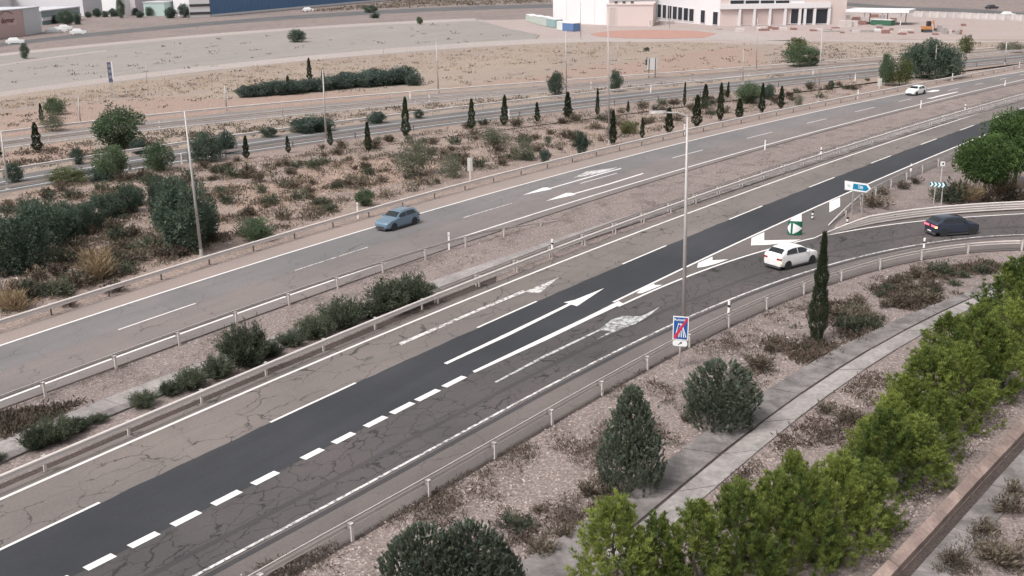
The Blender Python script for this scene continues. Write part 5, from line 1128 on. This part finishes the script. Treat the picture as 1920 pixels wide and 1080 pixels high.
def scatter(P, n, mode='ground', clump=0.0):
    xs = [p[0] for p in P]; ys = [p[1] for p in P]; out = []
    if mode == 'ground':
        G = pathpx(P)[:, :2]; lo, hi = G.min(0), G.max(0); GP = [tuple(g) for g in G]
        while len(out) < n:
            x, y = R.uniform(lo[0], hi[0]), R.uniform(lo[1], hi[1])
            if inpoly(x, y, GP): out.append((x, y, 0))
    else:
        while len(out) < n:
            x, y = R.uniform(min(xs), max(xs)), R.uniform(min(ys), max(ys))
            if inpoly(x, y, P):
                q_ = U(x, y)
                if not clump or dens(q_[0], q_[1]) > clump*R.uniform(.4, 1.15): out.append(tuple(q_))
    return out
pts = scatter(SCR, 150, 'px')+scatter(SCR, 110)
def shrub(p, s, kind, label, group):
    ms = {'dry': SH, 'green': SG, 'straw': ST}[kind]; mm = ms[R.randrange(len(ms))]
    plant('dry_shrub' if kind != 'straw' else 'grass_clump', label, 'shrub' if kind != 'straw' else 'grass clump', mm, p, s, s*R.uniform(.7, 1.05), group, tname='stem')
for p in pts:
    k = R.random(); s_ = R.uniform(.9, 2.3); px_, py_ = PJ(p)
    zone = 'left of the lamp mast' if px_ < 370 else 'between lamp mast and pale bush' if px_ < 775 else 'between pale bush and far lamp post' if px_ < 1141 else 'right of the far lamp post'
    dn = min(np.linalg.norm((G1g-np.array(p))[:, :2], axis=1)); df = min(np.linalg.norm((S1n-np.array(p))[:, :2], axis=1)); row_ = 'near the guard rail' if dn < df*.5 else 'near the service road' if df < dn*.5 else 'mid-slope'
    shrub(p, s_, 'dry' if k < .7 else 'green', '%s %s scrubland shrub %s, %s' % ('small' if s_ < 1.35 else 'large' if s_ > 1.85 else 'middling', 'brown' if k < .7 else 'dusty green', zone, row_), 'shrubs on the scrubland')
for i, (x, y, s) in enumerate(((20, 580, 2.0), (35, 585, 1.8), (180, 500, 2.2), (185, 525, 2.6))): shrub(U(x, y), s, 'straw', 'straw-coloured clump, %s from the left behind the far guard rail' % ORD[i+1], 'straw clumps')
for i, (x, y, s, k) in enumerate(sorted(((235, 500, 2.6, 'dry'), (255, 490, 2.2, 'dry'), (150, 540, 2.4, 'dry'), (110, 555, 2.4, 'green'), (60, 560, 2.2, 'green'), (215, 545, 2.0, 'dry'), (270, 470, 2.6, 'green'), (250, 440, 1.8, 'dry'), (210, 520, 1.8, 'dry'), (130, 575, 1.4, 'dry'), (300, 480, 2.4, 'dry'), (335, 480, 1.6, 'dry')))):
    shrub(U(x, y), s, k, 'wide low shrub, %s from the left right behind the far guard rail' % ORD[i+1], 'shrubs behind the far guard rail')
VG = [(1330, 655), (1440, 600), (1560, 555), (1700, 512), (1860, 488), (1900, 500), (1840, 530), (1750, 568), (1670, 596), (1560, 655), (1460, 705), (1400, 720)]
for p in scatter([(1560, 580), (1640, 545), (1760, 505), (1870, 490), (1880, 510), (1740, 565), (1640, 610), (1580, 640)], 44, 'px'):
    k = R.random(); shrub(p, R.uniform(.7, 2.0), 'dry' if k < .7 else 'green', ('brown' if k < .7 else 'dusty green')+' low verge shrub between slip road rail and drain, '+('near the tall cypress' if PJ(p)[0] < 1650 else 'towards the right edge' if PJ(p)[0] > 1760 else 'halfway to the right edge'), 'shrubs on the verge')
for i, (x, y, s, k) in enumerate(sorted(((1645, 390, 3.2, 'dry'), (1785, 380, 3.4, 'green'), (1800, 372, 3.2, 'dry'), (1770, 378, 2.6, 'green'), (1815, 380, 2.6, 'straw'), (1870, 372, 2.6, 'straw'), (1885, 378, 2.6, 'dry'), (1860, 380, 2.2, 'dry'), (1905, 378, 2.6, 'dry'), (1655, 365, 1.6, 'dry'), (1690, 355, 1.6, 'dry'), (1720, 345, 1.4, 'dry')))):
    shrub(U(x, y), s, k, 'shrub behind the inner slip road rail, %s from the left' % ORD[i+1], 'shrubs behind the inner rail')
NL = ['dusty green shrub right of the bottom-edge conifers', 'brown shrub at the lower left foot of the cone-shaped conifer', 'brown shrub touching the left side of the cone-shaped conifer', 'small brown shrub left of the cone-shaped conifer, halfway up',
 'tiny brown shrub just above the dusty green one near the bottom-edge conifers', 'brown shrub at the edge of the drain apron near the bottom', 'lowest brown shrub beside the drain apron at the bottom edge', 'large brown shrub right of the broad rounded conifer', 'smaller brown shrub above the large one right of the rounded conifer', 'small brown shrub at the lower left of the broad rounded conifer',
 'largest brown shrub in the lower right corner', 'brown shrub halfway along the kerb gutter in the lower right corner', 'second brown shrub from the top in the lower right corner', 'leftmost brown shrub in the lower right corner', 'topmost brown shrub in the lower right corner', 'left one of two brown shrubs between drain and young pines', 'right one of two brown shrubs between drain and young pines']
for i, (x, y, s, k) in enumerate(((965, 990, 1.5, 'green'), (1110, 930, 1.3, 'dry'), (1125, 905, 1.2, 'dry'), (1130, 860, 1.0, 'dry'), (1010, 960, .8, 'dry'), (1060, 1005, 1.0, 'dry'), (1020, 1040, 1.2, 'dry'), (1430, 690, 1.8, 'dry'), (1445, 660, 1.2, 'dry'), (1290, 790, .9, 'dry'), (1880, 1055, 2.0, 'dry'), (1850, 1000, 1.4, 'dry'), (1890, 960, 1.6, 'dry'), (1790, 1060, 1.2, 'dry'), (1905, 930, 1.3, 'dry'), (1550, 775, 1.4, 'dry'), (1590, 790, 1.3, 'dry'))):
    shrub(U(x, y), s, k, NL[i], 'shrubs on the near verge')
# ---- what nobody could count: small growth and stones, one object per kind
def cover(name, label, cat, P, n, lf, lw, mat, per=7, up=.8, spread=.10, mode='px', hgt=0.0, clump=0.0):
    c = np.array(scatter(P, n, mode, clump)); n = len(c); sc = NR.uniform(.4, 1.5, n); k = n*per; cc = np.repeat(c, per, 0); s_ = np.repeat(sc, per)
    p = cc+np.concatenate([NR.normal(size=(k, 2))*spread*s_[:, None], np.zeros((k, 1))+.01+hgt], 1); d = unit(k)*.8+np.array([0, 0, up]); d[:, 2] = np.abs(d[:, 2])
    o_ = obj(name, leaves(name, p, d, lf*s_*NR.uniform(.6, 1.3, k), lw*s_, mat)); return tag(o_, label, cat, None, 'stuff')
NV = [(420, 1080), (640, 1020), (973, 836), (1150, 725), (1285, 655), (1400, 598), (1557, 528), (1720, 492), (1920, 470), (1920, 505), (1760, 570), (1560, 660), (1460, 712), (1310, 815), (1180, 925), (1030, 1018), (960, 1080)]
cover('dry_ground_growth', 'small dry tufts scattered over the verge beside the slip road', 'dry growth', NV, 2100, .12, .022, FM['dry'], 10, clump=1.05)
VG2 = [(1400, 700), (1440, 640), (1560, 570), (1700, 515), (1860, 488), (1890, 505), (1840, 535), (1750, 568), (1670, 598), (1560, 658), (1460, 708)]
cover('verge_growth', 'dense brown growth on the verge between the tall cypress and the drain', 'dry growth', VG2, 1500, .2, .045, FM['brown'], 12, .6, .2, clump=.75)
cover('verge_growth', 'olive growth on the verge between the tall cypress and the drain', 'dry growth', VG2, 350, .2, .045, FM['oleander'], 12, .6, .18, clump=.8)
cover('verge_growth', 'brown tufts in clusters over the gravel verge', 'dry growth', NV, 1500, .15, .032, FM['brown'], 12, .6, .13, clump=.95)
cover('verge_growth', 'brown tufts around the young pines', 'dry growth', [(1330, 935), (1460, 825), (1590, 725), (1700, 660), (1690, 700), (1630, 760), (1600, 840), (1500, 850), (1400, 900)], 260, .18, .04, FM['brown'], 12, .6, .15, clump=.8)
cover('scrub_growth', 'small dry growth covering the scrubland', 'dry growth', SCR, 4600, .24, .055, FM['dry'], 9, .7, .26, clump=.9)
cover('scrub_growth', 'pale green small growth on the scrubland', 'dry growth', SCR, 1100, .26, .05, FM['oleander'], 9, .7, .24, clump=.9)
cover('scrub_growth', 'brown low growth all over the scrubland', 'dry growth', SCR, 1500, .28, .06, FM['brown'], 11, .6, .26, clump=.7)
cover('scrub_straw', 'straw-coloured grass on the scrubland', 'dry grass', SCR, 1400, .34, .03, FM['straw'], 8, 1.0, .2)
MD = [(0, 775), (353, 642), (640, 540), (843, 472), (1140, 368), (1434, 284), (1676, 217), (1676, 240), (1500, 296), (1280, 366), (1000, 455), (800, 522), (560, 606), (315, 694), (165, 752), (0, 815)]
cover('median_growth', 'sparse dry tufts on the median gravel', 'dry growth', MD, 900, .11, .02, FM['dry'], 7, clump=.9)
cover('median_growth', 'dark low growth at the left end of the median', 'dry growth', [(0, 775), (60, 765), (150, 755), (90, 790), (0, 825)], 260, .22, .05, FM['dry'], 12, .6, .2)
RV = [(1640, 1070), (1690, 1000), (1800, 880), (1920, 760), (1920, 700), (1830, 790), (1740, 880), (1640, 980)]
cover('verge_growth', 'dry tufts between the young pines and the kerb', 'dry growth', RV, 500, .11, .02, FM['dry'], 8)
cover('verge_growth', 'dry tufts at the lower right corner', 'dry growth', [(1740, 1080), (1920, 905), (1920, 1080)], 420, .13, .022, FM['dry'], 9, clump=1.0)
cover('verge_growth', 'dry tufts between the drain and the young pines', 'dry growth', [(1330, 935), (1460, 825), (1590, 725), (1700, 660), (1690, 700), (1630, 760), (1600, 840), (1500, 850), (1400, 900)], 420, .11, .022, FM['dry'], 8, clump=.9)
cover('field_growth', 'scattered growth on the bank between the side roads', 'dry growth', [(0, 325), (442, 260), (816, 210), (1280, 160), (1500, 140), (1500, 136), (1280, 155), (816, 194), (400, 236), (0, 284)], 1500, .32, .08, FM['dry'], 8, .5, .35, clump=.7)
cover('field_growth', 'scattered straw and weeds on the bank above the red field', 'dry growth', [(0, 205), (300, 175), (640, 150), (900, 130), (1300, 95), (1420, 84), (1230, 78), (1000, 86), (560, 116), (0, 186)], 900, .4, .09, FM['straw'], 7, .5, .6, clump=.8)
cover('field_growth', 'dark weeds on the fields and banks', 'dry growth', [(0, 240), (448, 185), (800, 165), (1300, 138), (1640, 115), (1640, 85), (1420, 86), (1000, 88), (560, 118), (0, 190)], 420, .35, .1, FM['dry'], 10, .5, .4)
cover('field_growth', 'weeds and rubble at the edge of the works yard', 'dry growth', [(1440, 122), (1640, 112), (1920, 88), (1920, 80), (1700, 82), (1500, 82)], 380, .34, .09, FM['dry'], 8, .5, .6, clump=.8)
cover('fallow_growth', 'weeds dotted over the fallow field', 'dry growth', [(0, 170), (560, 108), (990, 78), (880, 42), (530, 60), (0, 120)], 90, .4, .12, FM['dry'], 9, .5, .4)
cover('far_growth', 'scrub beyond the distant road', 'dry growth', [(560, 24), (815, 12), (1030, 6), (1030, 0), (760, 0)], 500, .9, .3, FM['dry'], 8, .4, 1.2)
def stones(name, label, P, n, s0, s1, mode='px'):
    c = np.array(scatter(P, n, mode)); base = np.array([(1, 0, 0), (-.5, .87, 0), (-.5, -.87, 0), (.2, .1, .8)]); V = []; F = []
    for i, q_ in enumerate(c):
        s = R.uniform(s0, s1)*R.uniform(.5, 1); a = R.uniform(0, 6.28); M = np.array([[math.cos(a), -math.sin(a), 0], [math.sin(a), math.cos(a), 0], [0, 0, .8]]); v = (base+NR.normal(size=(4, 3))*.18)@M.T*s+q_
        V += [tuple(x) for x in v]; b_ = 4*i; F += [(b_, b_+1, b_+3), (b_+1, b_+2, b_+3), (b_+2, b_, b_+3)]
    o_ = obj(name, mesh(name, V, F), MT['stone']); tag(o_, label, 'stones', None, 'stuff')
MT['stone'] = plain('pale stones', (.40, .335, .31), .9, 0, .3, 1.5)
stones('loose_stones', 'loose stones on the verge beside the slip road', NV, 3200, .03, .10); stones('loose_stones', 'loose stones at the lower right', RV, 900, .03, .10)
stones('loose_stones', 'pale stones on the scrubland', SCR, 1800, .06, .2); stones('loose_stones', 'loose stones on the median', MD, 1200, .03, .09)
stones('loose_stones', 'stones between the drain and the pines', [(1330, 935), (1460, 825), (1590, 725), (1700, 660), (1630, 760), (1500, 850)], 500, .03, .1)
